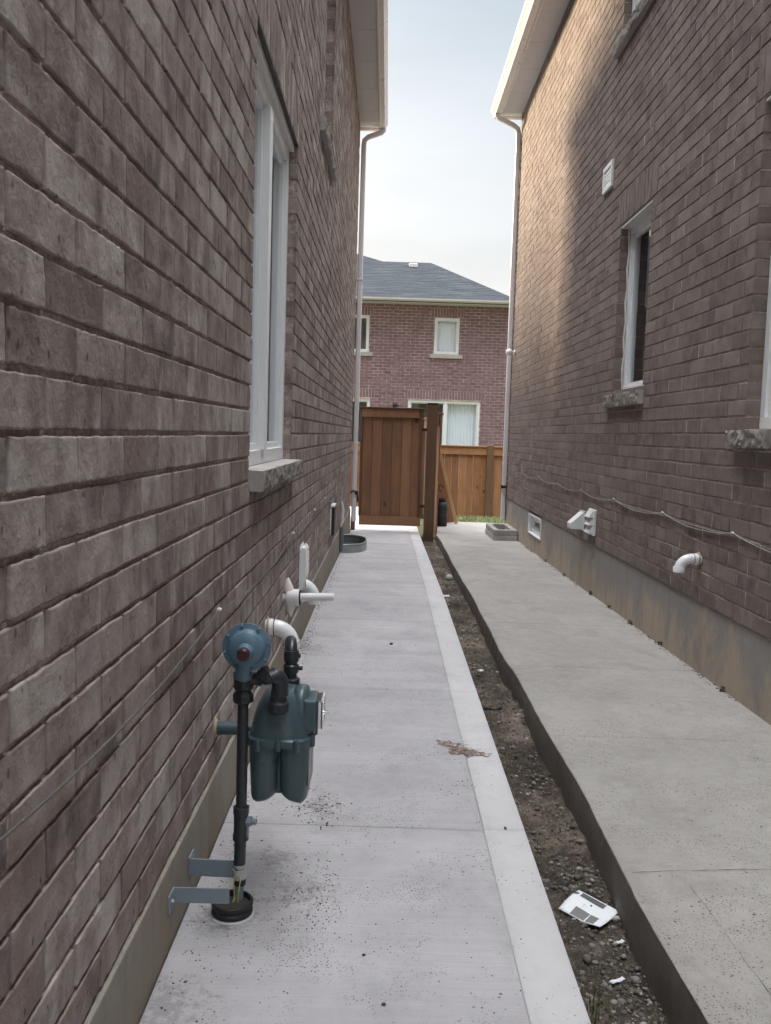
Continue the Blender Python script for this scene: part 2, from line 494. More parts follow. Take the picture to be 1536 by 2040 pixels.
# ------------------------------------------------------------------ brick generator
def brick_mesh(name, O, U, V, N, u0, u1, v0, rows, openings, joint_u, soldiers, mats, parent,
               course=.0875, L=.2675, gap=.0105, rec=.0070, head=.0062, lod=lambda u: 2, depth=.012, seed=1, phase=0, step_cut=None):
    """bricks with real relief on the plane O + u*U + v*V, outward N.
    openings / soldiers: (u0,u1,v0,v1)."""
    O, U, V, N = [np.array(a, float) for a in (O, U, V, N)]
    VV = []; FF = []; CC = []; SM = []; HJ = []; base = 0
    r = np.random.default_rng(seed)
    def emit(a, b, c, d, lv, deep, turn=False):
        nonlocal base
        a += gap / 2; b -= gap / 2; c += gap / 2; d -= gap / 2
        if b - a < .006 or d - c < .012: return
        e = .0026
        if lv == 0:
            nu = max(4, int((b - a) / .014)); nv = max(4, int((d - c) / .012))
            us = np.r_[0, e * .7, e * 1.7, .010, np.linspace(.02, (b - a) - .02, nu - 1), (b - a) - .010, (b - a) - e * 1.7, (b - a) - e * .7, (b - a)] if b - a > .06 else np.r_[0, min(e, (b - a) / 4), (b - a) / 2, (b - a) - min(e, (b - a) / 4), b - a]
            vs_ = np.r_[0, e * .7, e * 1.7, .010, np.linspace(.02, (d - c) - .02, nv - 1), (d - c) - .010, (d - c) - e * 1.7, (d - c) - e * .7, (d - c)] if d - c > .06 else np.r_[0, e, (d - c) / 2, (d - c) - e, d - c]
        elif lv == 1:
            e = min(e, (b - a) / 4); us = np.r_[0, e * 1.2, (b - a) / 2, (b - a) - e * 1.2, b - a]; vs_ = np.r_[0, e * 1.2, (d - c) / 2, (d - c) - e * 1.2, d - c]
        else:
            us = np.r_[0, min(.005, (b - a) / 4), (b - a) - min(.005, (b - a) / 4), b - a]; vs_ = np.r_[0, .005, (d - c) - .005, d - c]
        nU, nV = len(us), len(vs_)
        uu, vv = np.meshgrid(us + a, vs_ + c, indexing='ij')
        ww = np.zeros_like(uu) + r.normal(0, .0009)
        ww += (uu - (a + b) / 2) * r.normal(0, .006) + (vv - (c + d) / 2) * r.normal(0, .010)
        ed = np.zeros_like(uu)
        ed[0, :] = 1; ed[-1, :] = 1; ed[:, 0] = 1; ed[:, -1] = 1
        ww -= ed * .0015
        if lv == 0:
            sx = r.uniform(0, 100)
            du = vn(uu * 75 + sx, vv * 75, seed) * .0034 + vn(uu * 16 + sx, vv * 16, seed + 5) * .0016
            dv = vn(uu * 75 + sx, vv * 75, seed + 9) * .0034 + vn(uu * 16 + sx, vv * 16, seed + 7) * .0016
            near = np.zeros_like(uu); near[:3, :] = 1; near[-3:, :] = 1; near[:, :3] = 1; near[:, -3:] = 1
            uu = uu + du * near; vv = vv + dv * near
            ww += vn(uu * 22 + sx, vv * 22, seed + 2) * .0014 + vn(uu * 75, vv * 75 + sx, seed + 3) * .0014
            # a few shallow creases from the mould
            for _ in range(r.integers(0, 3)):
                cu = r.uniform(a + .03, b - .03) if b - a > .08 else (a + b) / 2; cv = r.uniform(c + .01, d - .01)
                q = ((uu - cu) / r.uniform(.004, .010)) ** 2 + ((vv - cv) / r.uniform(.008, .028)) ** 2
                ww -= np.exp(-q) * r.uniform(.001, .004)
        P = O + uu[..., None] * U + vv[..., None] * V + ww[..., None] * N
        P = P.reshape(-1, 3)
        idx = np.arange(nU * nV).reshape(nU, nV)
        q = np.stack([idx[:-1, :-1], idx[1:, :-1], idx[1:, 1:], idx[:-1, 1:]], -1).reshape(-1, 4)
        loop = np.r_[idx[:, 0], idx[-1, 1:], idx[-2::-1, -1], idx[0, -2:0:-1]]
        B = P[loop] - ((np.zeros(len(loop)) + (.092 if deep else depth))[:, None] * N)
        n0 = nU * nV; nl = len(loop); k = np.arange(nl); k2 = (k + 1) % nl
        sk = np.stack([loop[k2], loop[k], n0 + k, n0 + k2], -1)
        if not deep:
            # mortar struck nearly flush in the head joint
            hw = head + r.uniform(-.0020, .0012)
            g0 = [(b - .003, c - .001, -hw), (b + gap + .003, c - .001, -hw), (b + gap + .003, d + .0005, -hw), (b - .003, d + .0005, -hw)]
            HB_ = np.array([O + U * x + V * y + N * z for x, y, z in g0] + [O + U * x + V * y - N * .012 for x, y, z in g0])
            HJ.append(HB_)
        VV.append(np.r_[P, B]); FF.append(np.r_[q, sk] + base); SM.append(np.full(len(q) + len(sk), lv == 0))
        cc = np.zeros((len(P) + nl, 4)); cc[:, 0] = r.random(); cc[:, 1] = r.random(); cc[:, 3] = 1
        CC.append(cc); base += len(P) + nl
    allop = list(openings) + list(soldiers)
    for j in range(rows):
        c = v0 + j * course; d = c + course; vm = (c + d) / 2
        off = joint_u + (L / 2 if (j + phase) % 2 else 0)
        k0 = math.floor((u0 - off) / L)
        u = off + k0 * L
        spans = [(o[0], o[1]) for o in allop if o[2] < vm < o[3]]
        if step_cut is not None: spans += [(s[0], s[1]) for s in step_cut if s[2] < vm < s[3]]
        opn = [(o[0], o[1]) for o in openings if o[2] < vm < o[3]]
        while u < u1:
            segs = [(max(u, u0), min(u + L, u1))]
            for s0, s1 in spans:
                ns = []
                for a, b in segs:
                    if b <= s0 or a >= s1: ns.append((a, b)); continue
                    if a < s0: ns.append((a, s0 + .004))
                    if b > s1: ns.append((s1 - .004, b))
                segs = ns
            for a, b in segs:
                if b - a > .018:
                    deep = any(abs(a - s1) < .02 or abs(b - s0) < .02 for s0, s1 in opn)
                    emit(a, b, c, d, lod((a + b) / 2), deep)
            u += L
    for s in soldiers:
        k = max(1, round((s[1] - s[0]) / .0875)); wd = (s[1] - s[0]) / k
        for i in range(k):
            emit(s[0] + i * wd, s[0] + (i + 1) * wd, s[2], s[3], min(1, lod((s[0] + s[1]) / 2)) if lod((s[0] + s[1]) / 2) < 2 else 2, True)
    for h in HJ:
        ctr = h[:4].mean(0) - O; cu, cv = ctr @ U, ctr @ V
        if any(o[0] - .02 < cu < o[1] + .02 and o[2] < cv < o[3] for o in allop) or cu > u1 - .02: continue
        VV.append(h); FF.append(np.array([(0, 1, 2, 3), (0, 4, 5, 1), (3, 2, 6, 7)]) + base); SM.append(np.full(3, False))
        cc = np.zeros((8, 4)); cc[:, 2] = 1; cc[:, 3] = 1; CC.append(cc); base += 8
    # mortar bed, recessed, with returns into each opening
    us = sorted({u0, u1, *[x for o in openings for x in o[:2]]}); vs = sorted({v0, v0 + rows * course, *[x for o in openings for x in o[2:]]})
    us = [x for x in us if u0 <= x <= u1]; vs = [x for x in vs if v0 <= x <= v0 + rows * course]
    mv = []; mf = []
    def quad(p):
        n = len(mv); mv.extend(p); mf.append((n, n + 1, n + 2, n + 3))
    W = -rec
    for i in range(len(us) - 1):
        for j in range(len(vs) - 1):
            um, vm = (us[i] + us[i + 1]) / 2, (vs[j] + vs[j + 1]) / 2
            if any(o[0] < um < o[1] and o[2] < vm < o[3] for o in openings): continue
            quad([O + U * a + V * b + N * W for a, b in ((us[i], vs[j]), (us[i + 1], vs[j]), (us[i + 1], vs[j + 1]), (us[i], vs[j + 1]))])
    for o in openings:
        for (a, b, a2, b2) in ((o[0], o[2], o[0], o[3]), (o[1], o[2], o[1], o[3]), (o[0], o[3], o[1], o[3]), (o[0], o[2], o[1], o[2])):
            da = -.006 if a == o[0] and a2 == o[0] else (.006 if a == o[1] and a2 == o[1] else 0)
            quad([O + U * (a + da) + V * b + N * W, O + U * (a2 + da) + V * b2 + N * W, O + U * (a2 + da) + V * b2 - N * .10, O + U * (a + da) + V * b - N * .10])
    mv = np.array(mv); VV.append(mv)
    FF.append(np.array(mf) + base); SM.append(np.full(len(mf), False))
    cc = np.zeros((len(mv), 4)); cc[:, 2] = 1; cc[:, 3] = 1; CC.append(cc)
    VV = np.concatenate(VV); FF = np.concatenate(FF); CC = np.concatenate(CC)
    me = bpy.data.meshes.new(name)
    me.vertices.add(len(VV)); me.vertices.foreach_set('co', VV.ravel())
    me.loops.add(FF.size); me.loops.foreach_set('vertex_index', FF.ravel().astype(np.int32))
    me.polygons.add(len(FF)); me.polygons.foreach_set('loop_start', np.arange(0, FF.size, 4, dtype=np.int32))
    at = me.attributes.new('rnd', 'FLOAT_COLOR', 'POINT'); at.data.foreach_set('color', CC.ravel())
    me.materials.append(mats)
    me.update(calc_edges=True)
    me.polygons.foreach_set('use_smooth', np.concatenate(SM))
    me.validate()
    o = bpy.data.objects.new(name, me); col.objects.link(o)
    if parent is not None:
        o.parent = parent; o.matrix_parent_inverse = parent_inv(parent)
    return o

def rough_block(name, u0, u1, v0, v1, w0, w1, fn, parent, mats, amp=.010, seed=3, du=.02):
    """sill: smooth top and back, split-rock front face. fn(u,v,w)->xyz ; w1 = outer face"""
    mb = MB()
    nu = max(3, int((u1 - u0) / du * 2)); nv = 7
    us = np.linspace(u0, u1, nu + 1); vs = np.linspace(v0, v1, nv + 1)
    # front grid
    pts = []
    for i, u in enumerate(us):
        for j, v in enumerate(vs):
            d = amp * (float(vn(u * 28, v * 40, seed)) * 1.3 + float(vn(u * 70, v * 90, seed + 1)) * .9)
            e = -amp * .30 if j in (0, nv) else 0
            dv = float(vn(u * 40, v * 9, seed + 4)) * .007 if j in (0,) else 0
            d += amp * .7 * float(vn(u * 130, v * 150, seed + 2)); pts.append(fn(u, v + dv, w1 + d + e))
    fs = []
    for i in range(nu):
        for j in range(nv):
            fs.append((i * (nv + 1) + j, (i + 1) * (nv + 1) + j, (i + 1) * (nv + 1) + j + 1, i * (nv + 1) + j + 1))
    mb.cur = 1; mb.add(pts, fs)
    mb.cur = 0
    # top, bottom, ends
    top = [pts[i * (nv + 1) + nv] for i in range(nu + 1)]; bot = [pts[i * (nv + 1)] for i in range(nu + 1)]
    for i in range(nu):
        mb.add([top[i], top[i + 1], fn(us[i + 1], v1 + .006, w0), fn(us[i], v1 + .006, w0)], [(0, 1, 2, 3)])
        mb.add([bot[i], bot[i + 1], fn(us[i + 1], v0, w0), fn(us[i], v0, w0)], [(0, 1, 2, 3)])
    for i, u in ((0, u0), (nu, u1)):
        loop = [pts[i * (nv + 1) + j] for j in range(nv + 1)] + [fn(u, v1 + .006, w0), fn(u, v0, w0)]
        mb.add(loop, [tuple(range(len(loop)))])
    mb.add([fn(u0, v0, w0), fn(u1, v0, w0), fn(u1, v1 + .006, w0), fn(u0, v1 + .006, w0)], [(0, 1, 2, 3)])
    return mb.build(name, mats, parent, smooth=32)

def boards(name, rects, mats, parent, fn, th=.018, bev=.003, seed=0):
    """separate boards in one panel mesh with a random tone each. rect: (a0,a1,b0,b1,d0)"""
    mb = MB(); rr = []
    r = random.Random(seed)
    for (a0, a1, b0, b1, d0, d1) in rects:
        n0 = len(mb.v)
        c = [(a0, b0), (a1, b0), (a1, b1), (a0, b1)]
        mb.prism(c, d0, d1, fn)
        rr.append((len(mb.v) - n0, (r.random(), r.random(), r.random(), 1)))
    o = mb.build(name, mats, parent, bevel=bev, seg=1)
    at = o.data.attributes.new('rnd', 'FLOAT_COLOR', 'POINT')
    cc = [x for k, c in rr for _ in range(k) for x in c]
    at.data.foreach_set('color', cc)
    return o
def vary(o, seed):
    r = random.Random(seed); n = len(o.data.vertices); c = (r.random(), r.random(), r.random(), 1)
    at = o.data.attributes.new('rnd', 'FLOAT_COLOR', 'POINT'); at.data.foreach_set('color', list(c) * n)
    return o

def window(parent, fn, u0, u1, v0, v1, wf, split=None, curtain=None, fr=.055, room=M_dark, seed=1, proud=.0, sash=True, mull=.06):
    """fn(u,v,w): w outward from wall face. frame face at w=wf. returns frame"""
    P = lambda a, b, d: fn(a, b, d)
    mb = MB()
    g = .004
    a0, a1, b0, b1 = u0 + g, u1 - g, v0 + g, v1 - g
    for (x0, x1, y0, y1) in ((a0, a1, b1 - fr, b1), (a0, a1, b0, b0 + fr), (a0, a0 + fr, b0 + fr, b1 - fr), (a1 - fr, a1, b0 + fr, b1 - fr)):
        mb.prism([(x0, y0), (x1, y0), (x1, y1), (x0, y1)], wf - .07, wf, P)
    frame = mb.build('window', M_white, parent, bevel=.003)
    spans = [(a0 + fr, a1 - fr)]
    if split is not None:
        mm = MB(); mm.prism([(split - mull / 2, b0 + fr), (split + mull / 2, b0 + fr), (split + mull / 2, b1 - fr), (split - mull / 2, b1 - fr)], wf - .06, wf + proud, P)
        mm.build('mullion', M_white, frame, bevel=.003)
        spans = [(a0 + fr, split - mull / 2), (split + mull / 2, a1 - fr)]
    for k, (x0, x1) in enumerate(spans):
        s = .028; dz = -.018
        if sash:
            sm = MB()
            for (p0, p1, q0, q1) in ((x0, x1, b1 - fr - s, b1 - fr), (x0, x1, b0 + fr, b0 + fr + s), (x0, x0 + s, b0 + fr + s, b1 - fr - s), (x1 - s, x1, b0 + fr + s, b1 - fr - s)):
                sm.prism([(p0, q0), (p1, q0), (p1, q1), (p0, q1)], wf - .05, wf + dz, P)
            sm.build('sash', M_white, frame, bevel=.002)
        else: s = 0
        gm = MB(); gm.prism([(x0 + s, b0 + fr + s), (x1 - s, b0 + fr + s), (x1 - s, b1 - fr - s), (x0 + s, b1 - fr - s)], wf - .040, wf - .036, P)
        gm.build('pane', M_pane, frame)
    if curtain is not None:
        cm = MB(); cu = np.linspace(a0 + .01, a1 - .01, int((a1 - a0) / .02) + 2)
        c0, c1, kind = curtain
        cu = np.linspace(c0, c1, int((c1 - c0) / .012) + 2)
        n = len(cu)
        amp = .012 if kind == 'pleat' else .002
        lo = [fn(u, b0 + .02, wf - .15 + amp * math.sin(u * 75)) for u in cu]; hi = [fn(u, b1 - .02, wf - .15 + amp * math.sin(u * 75)) for u in cu]
        cm.add(lo + hi, [(i, i + 1, n + i + 1, n + i) for i in range(n - 1)])
        o = cm.build('curtain', M_blind, frame, smooth=60)
    rm = MB(); # dark room behind
    D = wf - .9
    q = [(a0 - .2, b0 - .2), (a1 + .2, b0 - .2), (a1 + .2, b1 + .2), (a0 - .2, b1 + .2)]
    vs = [fn(a, b, wf - .075) for a, b in q] + [fn(a, b, D) for a, b in q]
    inn = [fn(a, b, wf - .075) for a, b in ((a0, b0), (a1, b0), (a1, b1), (a0, b1))]
    rm.add(vs + inn, [(0, 1, 5, 4), (1, 2, 6, 5), (2, 3, 7, 6), (3, 0, 4, 7), (4, 5, 6, 7), (0, 1, 9, 8), (1, 2, 10, 9), (2, 3, 11, 10), (3, 0, 8, 11)])
    rm.build('interior', room, frame, fixn=False)
    return frame

# ------------------------------------------------------------------ levels
XL, XR = -.51, 1.84
YL, YR = 12.86, 13.88        # far ends of the two houses
Y0 = -2.2
def zl(y): return -.010 - .020 * max(0.0, y - 7)
def zr(y): return .010 - .0130 * y
def zd(y): return -.155 - .0095 * y

# ------------------------------------------------------------------ ground
M_ground = mat('bare_soil', (.10, .085, .065), .95)
n = NT(M_ground); a = n.noise(n.tc.outputs['Object'], .35, 6, .6)
n.out(n.ramp(a, [(.35, (.055, .07, .03)), (.65, (.12, .10, .07))]))
mb = MB(); mb.add([(-900, -900, -.75), (900, -900, -.75), (900, 900, -.75), (-900, 900, -.75)], [(0, 1, 2, 3)])
tag(mb.build('ground', M_ground), kind='structure')

# lawn of the yards behind the houses
M_lawn = mat('lawn_soil', (.10, .10, .05), .95)
n = NT(M_lawn); v = n.tc.outputs['Object']
a = n.noise(v, 3.5, 6, .65)
n.out(n.ramp(a, [(.3, (.070, .085, .035)), (.5, (.125, .14, .06)), (.7, (.19, .175, .10))]), None, n.bump(n.noise(v, 60, 4), .6, .02))
def zy(y): return -.195 - .055 * (y - 15.3) if y > 15.3 else -.195 + .0 * y
mb = MB()
ys = [13.35, 15.3, 20, 27.5]; zs = [-.235, -.235, -.50, -.56]
for i in range(3):
    mb.add([(-11, ys[i], zs[i]), (11, ys[i], zs[i]), (11, ys[i + 1], zs[i + 1]), (-11, ys[i + 1], zs[i + 1])], [(0, 1, 2, 3)])
tag(mb.build('lawn', M_lawn), kind='structure')

def slab(name, u0, u1, joints, y0, y1, zf, th, mats, jw, edge=None, nx=6, dy=.12, seed=0):
    """concrete walk cast in panels: real cut joints, slightly rounded arrises"""
    mb = MB(); js = [y0] + [j for j in joints if y0 < j < y1] + [y1]
    for k in range(len(js) - 1):
        a = js[k] + (jw / 2 if k else 0); b = js[k + 1] - (jw / 2 if k < len(js) - 2 else 0)
        ny = max(2, int((b - a) / dy)); e = .005
        yy = np.r_[a, a + e, np.linspace(a + dy / 2, b - dy / 2, ny), b - e, b]
        xx = np.r_[0, e, np.linspace(.05, (u1 - u0) - .05, nx), (u1 - u0) - e, (u1 - u0)]
        P = []
        for iy, y in enumerate(yy):
            for ix, x in enumerate(xx):
                X = u0 + x
                if edge is not None:
                    t = 1 - x / (u1 - u0) if edge[0] == 'L' else x / (u1 - u0)
                    X += edge[1](y) * max(0, t) ** 3
                z = zf(y) + (-.004 if (ix in (0, len(xx) - 1) or iy in (0, len(yy) - 1)) else 0) + .003 * float(vn(X * 3, y * 3, seed))
                P.append((X, y, z))
        nX = len(xx); fs = [(i * nX + j, i * nX + j + 1, (i + 1) * nX + j + 1, (i + 1) * nX + j) for i in range(len(yy) - 1) for j in range(nX - 1)]
        lp = list(range(nX)) + [i * nX + nX - 1 for i in range(1, len(yy))] + [(len(yy) - 1) * nX + j for j in range(nX - 2, -1, -1)] + [i * nX for i in range(len(yy) - 2, 0, -1)]
        n0 = len(P); P += [(P[i][0], P[i][1], P[i][2] - th) for i in lp]
        nl = len(lp); fs += [(lp[(i + 1) % nl], lp[i], n0 + i, n0 + (i + 1) % nl) for i in range(nl)]
        mb.add(P, fs)
    return mb.build(name, mats, smooth=40, fixn=False)
tag(slab('path', XL + .012, .3535, [1.35, 2.86, 4.45, 6.15, 7.9, 9.6, 11.3], Y0, 13.3, zl, .18, M_conL, .006, seed=2), kind='structure')
b_ = slab('path_border', .3545, .489, [1.35, 2.865, 4.46, 6.15, 7.9, 9.6, 11.3], Y0, 13.25, lambda y: zl(y) + .001, .20, M_conB, .0035, nx=2, seed=5)
tag(b_, kind='structure')
def wob(y): return .006 * math.sin(y * 1.7 + 1) + .004 * math.sin(y * 4.3) + .008 * float(vn(np.array(y * 2.2), np.array(0.), 5)) + .004 * float(vn(np.array(y * 15.), np.array(3.), 8))
sb = slab('sidewalk', .757, XR + .03, [-.9, 1.15, 3.92, 5.2, 6.5, 7.8, 9.1, 10.4, 11.7, 13], Y0, 15.45, zr, .02, M_conR, .004, edge=('L', wob), nx=8, dy=.05, seed=9)
tag(sb, kind='structure')
# rough vertical edge of the older walk, darker and browner than its top
mb = MB(); yy = np.arange(Y0, 15.4, .04); nv = 6
P = []
for i, y in enumerate(yy):
    X = .757 + wob(y)
    for j in range(nv + 1):
        t = j / nv
        P.append((X - .002 + .0015 * math.sin(y * 30) - (.004 if j else 0) + .004 * float(vn(np.array(y * 9.), np.array(t * 4.), 3)), y, zr(y) - .006 - t * .28))
fs = [(i * (nv + 1) + j, (i + 1) * (nv + 1) + j, (i + 1) * (nv + 1) + j + 1, i * (nv + 1) + j + 1) for i in range(len(yy) - 1) for j in range(nv)]
mb.add(P, fs)
tag(mb.build('sidewalk_edge', M_conK, smooth=60), kind='structure')
# underside core of the sidewalk
mb = MB(); mb.box(.79, XR + .05, Y0, 15.43, -.6, -.235); tag(mb.build('sidewalk_base', M_conK), kind='structure')
# crack across the near panel and along the trowelled margin
M_crack = mat('crack_dirt', (.05, .045, .04), .95)
def ribbon(name, pts, wd, zf, m, lift=.0012):
    mb = MB(); P = []
    for i, (x, y) in enumerate(pts):
        q = pts[min(i + 1, len(pts) - 1)]; p = pts[max(i - 1, 0)]
        d = Vector((q[0] - p[0], q[1] - p[1])).normalized(); nn = Vector((-d.y, d.x)) * wd * (.4 + random.random() * .9)
        P += [(x + nn.x, y + nn.y, zf(y) + lift + .0015), (x - nn.x, y - nn.y, zf(y) + lift + .0015)]
    mb.add(P, [(2 * i, 2 * i + 1, 2 * i + 3, 2 * i + 2) for i in range(len(pts) - 1)])
    return mb.build(name, m)
pts = [(.775 + t * 1.05, 2.62 + .05 * math.sin(t * 3.0) + .006 * float(vn(np.array(t * 30), np.array(0.), 2))) for t in np.linspace(0, 1, 60)]
tag(ribbon('sidewalk_crack', pts, .0013, zr, M_crack), kind='structure')
pts = [(.93 + .02 * math.sin(y * 1.3) + .005 * float(vn(np.array(y * 14), np.array(0.), 2)), y) for y in np.linspace(1.5, 2.55, 60)]
tag(ribbon('sidewalk_crack', pts, .0006, zr, mat('crack_grey', (.11, .10, .09), .95)), kind='structure')

# strip of soil between the two walks
M_dirt = mat('strip_soil', (.1, .08, .06), .95, spec=.2)
n = NT(M_dirt); v = n.tc.outputs['Object']
a = n.noise(v, 3.2, 5, .6); b = n.noise(v, 30, 6, .7); c2 = n.noise(v, 140, 3, .7)
c = n.ramp(n.math('ADD', n.math('MULTIPLY', a, .62), n.math('MULTIPLY', b, .38)), [(.40, (.036, .032, .028)), (.49, (.085, .072, .058)), (.56, (.19, .155, .125)), (.68, (.34, .28, .23))])
c = n.mix(n.rng(c2, .35, .7, .0, .6), c, (.055, .045, .036))
n.out(c, None, n.bump(b, .8, .02, n.bump(c2, .6, .008)))
xs = np.linspace(.470, .80, 34); ysd = np.r_[np.arange(Y0, .6, .05), np.arange(.6, 5, .011), np.arange(5, 13.75, .03)]
gx, gy = np.meshgrid(xs, ysd, indexing='ij')
def dirt_h(x, y):
    return (-.155 - .0095 * y + fbm(x * 6, y * 6, 3, 5) * .040 + vn(x * 38, y * 38, 9) * .014 + vn(x * 100, y * 100, 4) * .007
            + .020 * np.clip((np.abs(x - .63) - .07) / .07, 0, 1) ** 2)
gz = dirt_h(gx, gy)
mb = MB(); nY = len(ysd)
ii, jj = np.meshgrid(np.arange(len(xs) - 1), np.arange(nY - 1), indexing='ij')
fs = np.stack([ii * nY + jj, (ii + 1) * nY + jj, (ii + 1) * nY + jj + 1, ii * nY + jj + 1], -1).reshape(-1, 4)
mb.add(np.stack([gx, gy, gz], -1).reshape(-1, 3), fs.tolist())
tag(mb.build('soil', M_dirt, smooth=70, fixn=False), kind='structure')

# gravel, bits of rubble: nobody could count them
M_grav = mat('gravel', (.25, .24, .23), .85); n = NT(M_grav)
at = n.new('ShaderNodeAttribute'); at.attribute_name = 'rnd'
sp = n.new('ShaderNodeSeparateColor'); n.link(at.outputs['Color'], sp.inputs[0])
c = n.ramp(sp.outputs[0], [(0, (.055, .048, .042)), (.5, (.13, .115, .10)), (.82, (.24, .225, .21)), (1, (.50, .48, .46))])
n.out(c, None, n.bump(n.noise(n.tc.outputs['Object'], 200, 4), .4, .003))
ico_v = []; t = (1 + 5 ** .5) / 2
for p in ((-1, t, 0), (1, t, 0), (-1, -t, 0), (1, -t, 0), (0, -1, t), (0, 1, t), (0, -1, -t), (0, 1, -t), (t, 0, -1), (t, 0, 1), (-t, 0, -1), (-t, 0, 1)):
    ico_v.append(np.array(p) / math.sqrt(1 + t * t))
ico_v = np.array(ico_v)
ico_f = np.array([(0, 11, 5), (0, 5, 1), (0, 1, 7), (0, 7, 10), (0, 10, 11), (1, 5, 9), (5, 11, 4), (11, 10, 2), (10, 7, 6), (7, 1, 8), (3, 9, 4), (3, 4, 2), (3, 2, 6), (3, 6, 8), (3, 8, 9), (4, 9, 5), (2, 4, 11), (6, 2, 10), (8, 6, 7), (9, 8, 1)])
def stones(name, items, m):
    V_ = []; F_ = []; C_ = []; base = 0
    for (x, y, z, s, cc) in items:
        sc_ = s * rng.uniform(.6, 1.25, 3); sc_[2] *= .65
        th = rng.uniform(0, 6.28); v = ico_v * (1 + rng.normal(0, .10, (12, 1))) * sc_
        cs, sn = math.cos(th), math.sin(th)
        v = np.stack([v[:, 0] * cs - v[:, 1] * sn, v[:, 0] * sn + v[:, 1] * cs, v[:, 2]], -1) + (x, y, z)
        V_.append(v); F_.append(ico_f + base); base += 12
        C_.append(np.tile((cc, rng.random(), 0, 1), (12, 1)))
    V_ = np.concatenate(V_); F_ = np.concatenate(F_); C_ = np.concatenate(C_)
    me = bpy.data.meshes.new(name); me.from_pydata(V_.tolist(), [], F_.tolist())
    a_ = me.attributes.new('rnd', 'FLOAT_COLOR', 'POINT'); a_.data.foreach_set('color', C_.ravel())
    me.materials.append(m); me.polygons.foreach_set('use_smooth', [True] * len(me.polygons))
    o = bpy.data.objects.new(name, me); col.objects.link(o)
    return o
it = []
for _ in range(15000):
    y = .9 + rng.random() ** 1.7 * 11.5; x = rng.uniform(.495, .755)
    right = x > .62
    if y < 3.0:
        if not right and rng.random() < .5: continue
    elif rng.random() < .6: continue
    s = rng.choice([.0026, .0045, .007, .010, .014], p=[.42, .32, .16, .07, .03])
    z = float(dirt_h(np.array(x), np.array(y)))
    it.append((x, y, z + s * .25, s, float(rng.beta(1.5, 1.7))))
tag(stones('gravel', it, M_grav), 'loose gravel and rubble in the soil strip', 'gravel', kind='stuff')
# crumbs of soil dropped on the pale walk
it = []
def crumbs(cx, cy, sx, sy, n_, smax, ang=0):
    for _ in range(n_):
        a_, b_2 = rng.normal(0, sx), rng.normal(0, sy)
        x = cx + a_ * math.cos(ang) - b_2 * math.sin(ang); y = cy + a_ * math.sin(ang) + b_2 * math.cos(ang)
        if x < XL + .03 or x > .48: continue
        s = rng.uniform(.0008, smax)
        it.append((x, y, zl(y) + s * .3, s, rng.uniform(0, .25)))
crumbs(-.17, 2.42, .05, .14, 260, .0026)
crumbs(-.20, 2.98, .05, .07, 170, .0042)
crumbs(-.30, 2.15, .10, .12, 160, .0022)
crumbs(0, 2.0, .25, .5, 220, .0022)
crumbs(-.44, 3.2, .02, 1.4, 420, .0030)
crumbs(.30, 3.25, .06, .12, 60, .0025)
crumbs(.1, 5, .25, 2.5, 120, .0030)
crumbs(-.46, 5.6, .02, 1.4, 380, .0045)
crumbs(-.47, 8.5, .02, 1.4, 200, .005)
it += [(.06, 5.43, zl(5.4) + .006, .012, .1), (.425, 2.87, zl(2.9) + .004, .008, .15), (.03, 1.93, zl(2) + .003, .006, .1), (-.02, 2.12, zl(2) + .003, .005, .1)]
for _ in range(700):
    y = rng.uniform(3, 12.8); x = XR + .008 - abs(rng.normal(0, .012)) - (.03 * rng.random() if rng.random() < .2 else 0)
    if vn(np.array(y * 2.3), np.array(1.), 77) < -.05: continue
    s = rng.uniform(.0015, .006); it.append((x, y, zr(y) + s * .3, s, rng.uniform(0, .35)))
for yv in (4.75, 5.9, 6.6, 7.25, 7.9, 9.1, 10.2):
    for _ in range(9): it.append((XR + .006 - abs(rng.normal(0, .006)), yv + rng.normal(0, .02), zr(yv) + rng.uniform(0, .03), rng.uniform(.004, .010), .02))
tag(stones('soil_crumbs', it, M_grav), 'dark crumbs of soil scattered over the concrete walks', 'soil', kind='stuff')
# clay smear on the path by the strip
M_clay = mat('clay', (.21, .15, .125), .95)
mb = MB()
for _ in range(130):
    cx = rng.normal(0, .045); cy = rng.normal(0, .032) - cx * .55; x0 = .355 + cx; y0 = 3.60 + cy
    if x0 > .48: continue
    k = 9; rx = rng.uniform(.002, .015); ry = rng.uniform(.002, .007)
    ring = [(x0 + rx * (1 + rng.normal(0, .25)) * math.cos(2 * PI * i / k), y0 + ry * (1 + rng.normal(0, .25)) * math.sin(2 * PI * i / k), zl(3.6) + .0030) for i in range(k)]
    mb.add([(x0, y0, zl(3.6) + .0042)] + ring, [(0, 1 + i, 1 + (i + 1) % k) for i in range(k)])
tag(mb.build('clay_smear', M_clay, fixn=False), 'dried reddish clay smeared across the edge of the pale path', 'clay', kind='stuff')

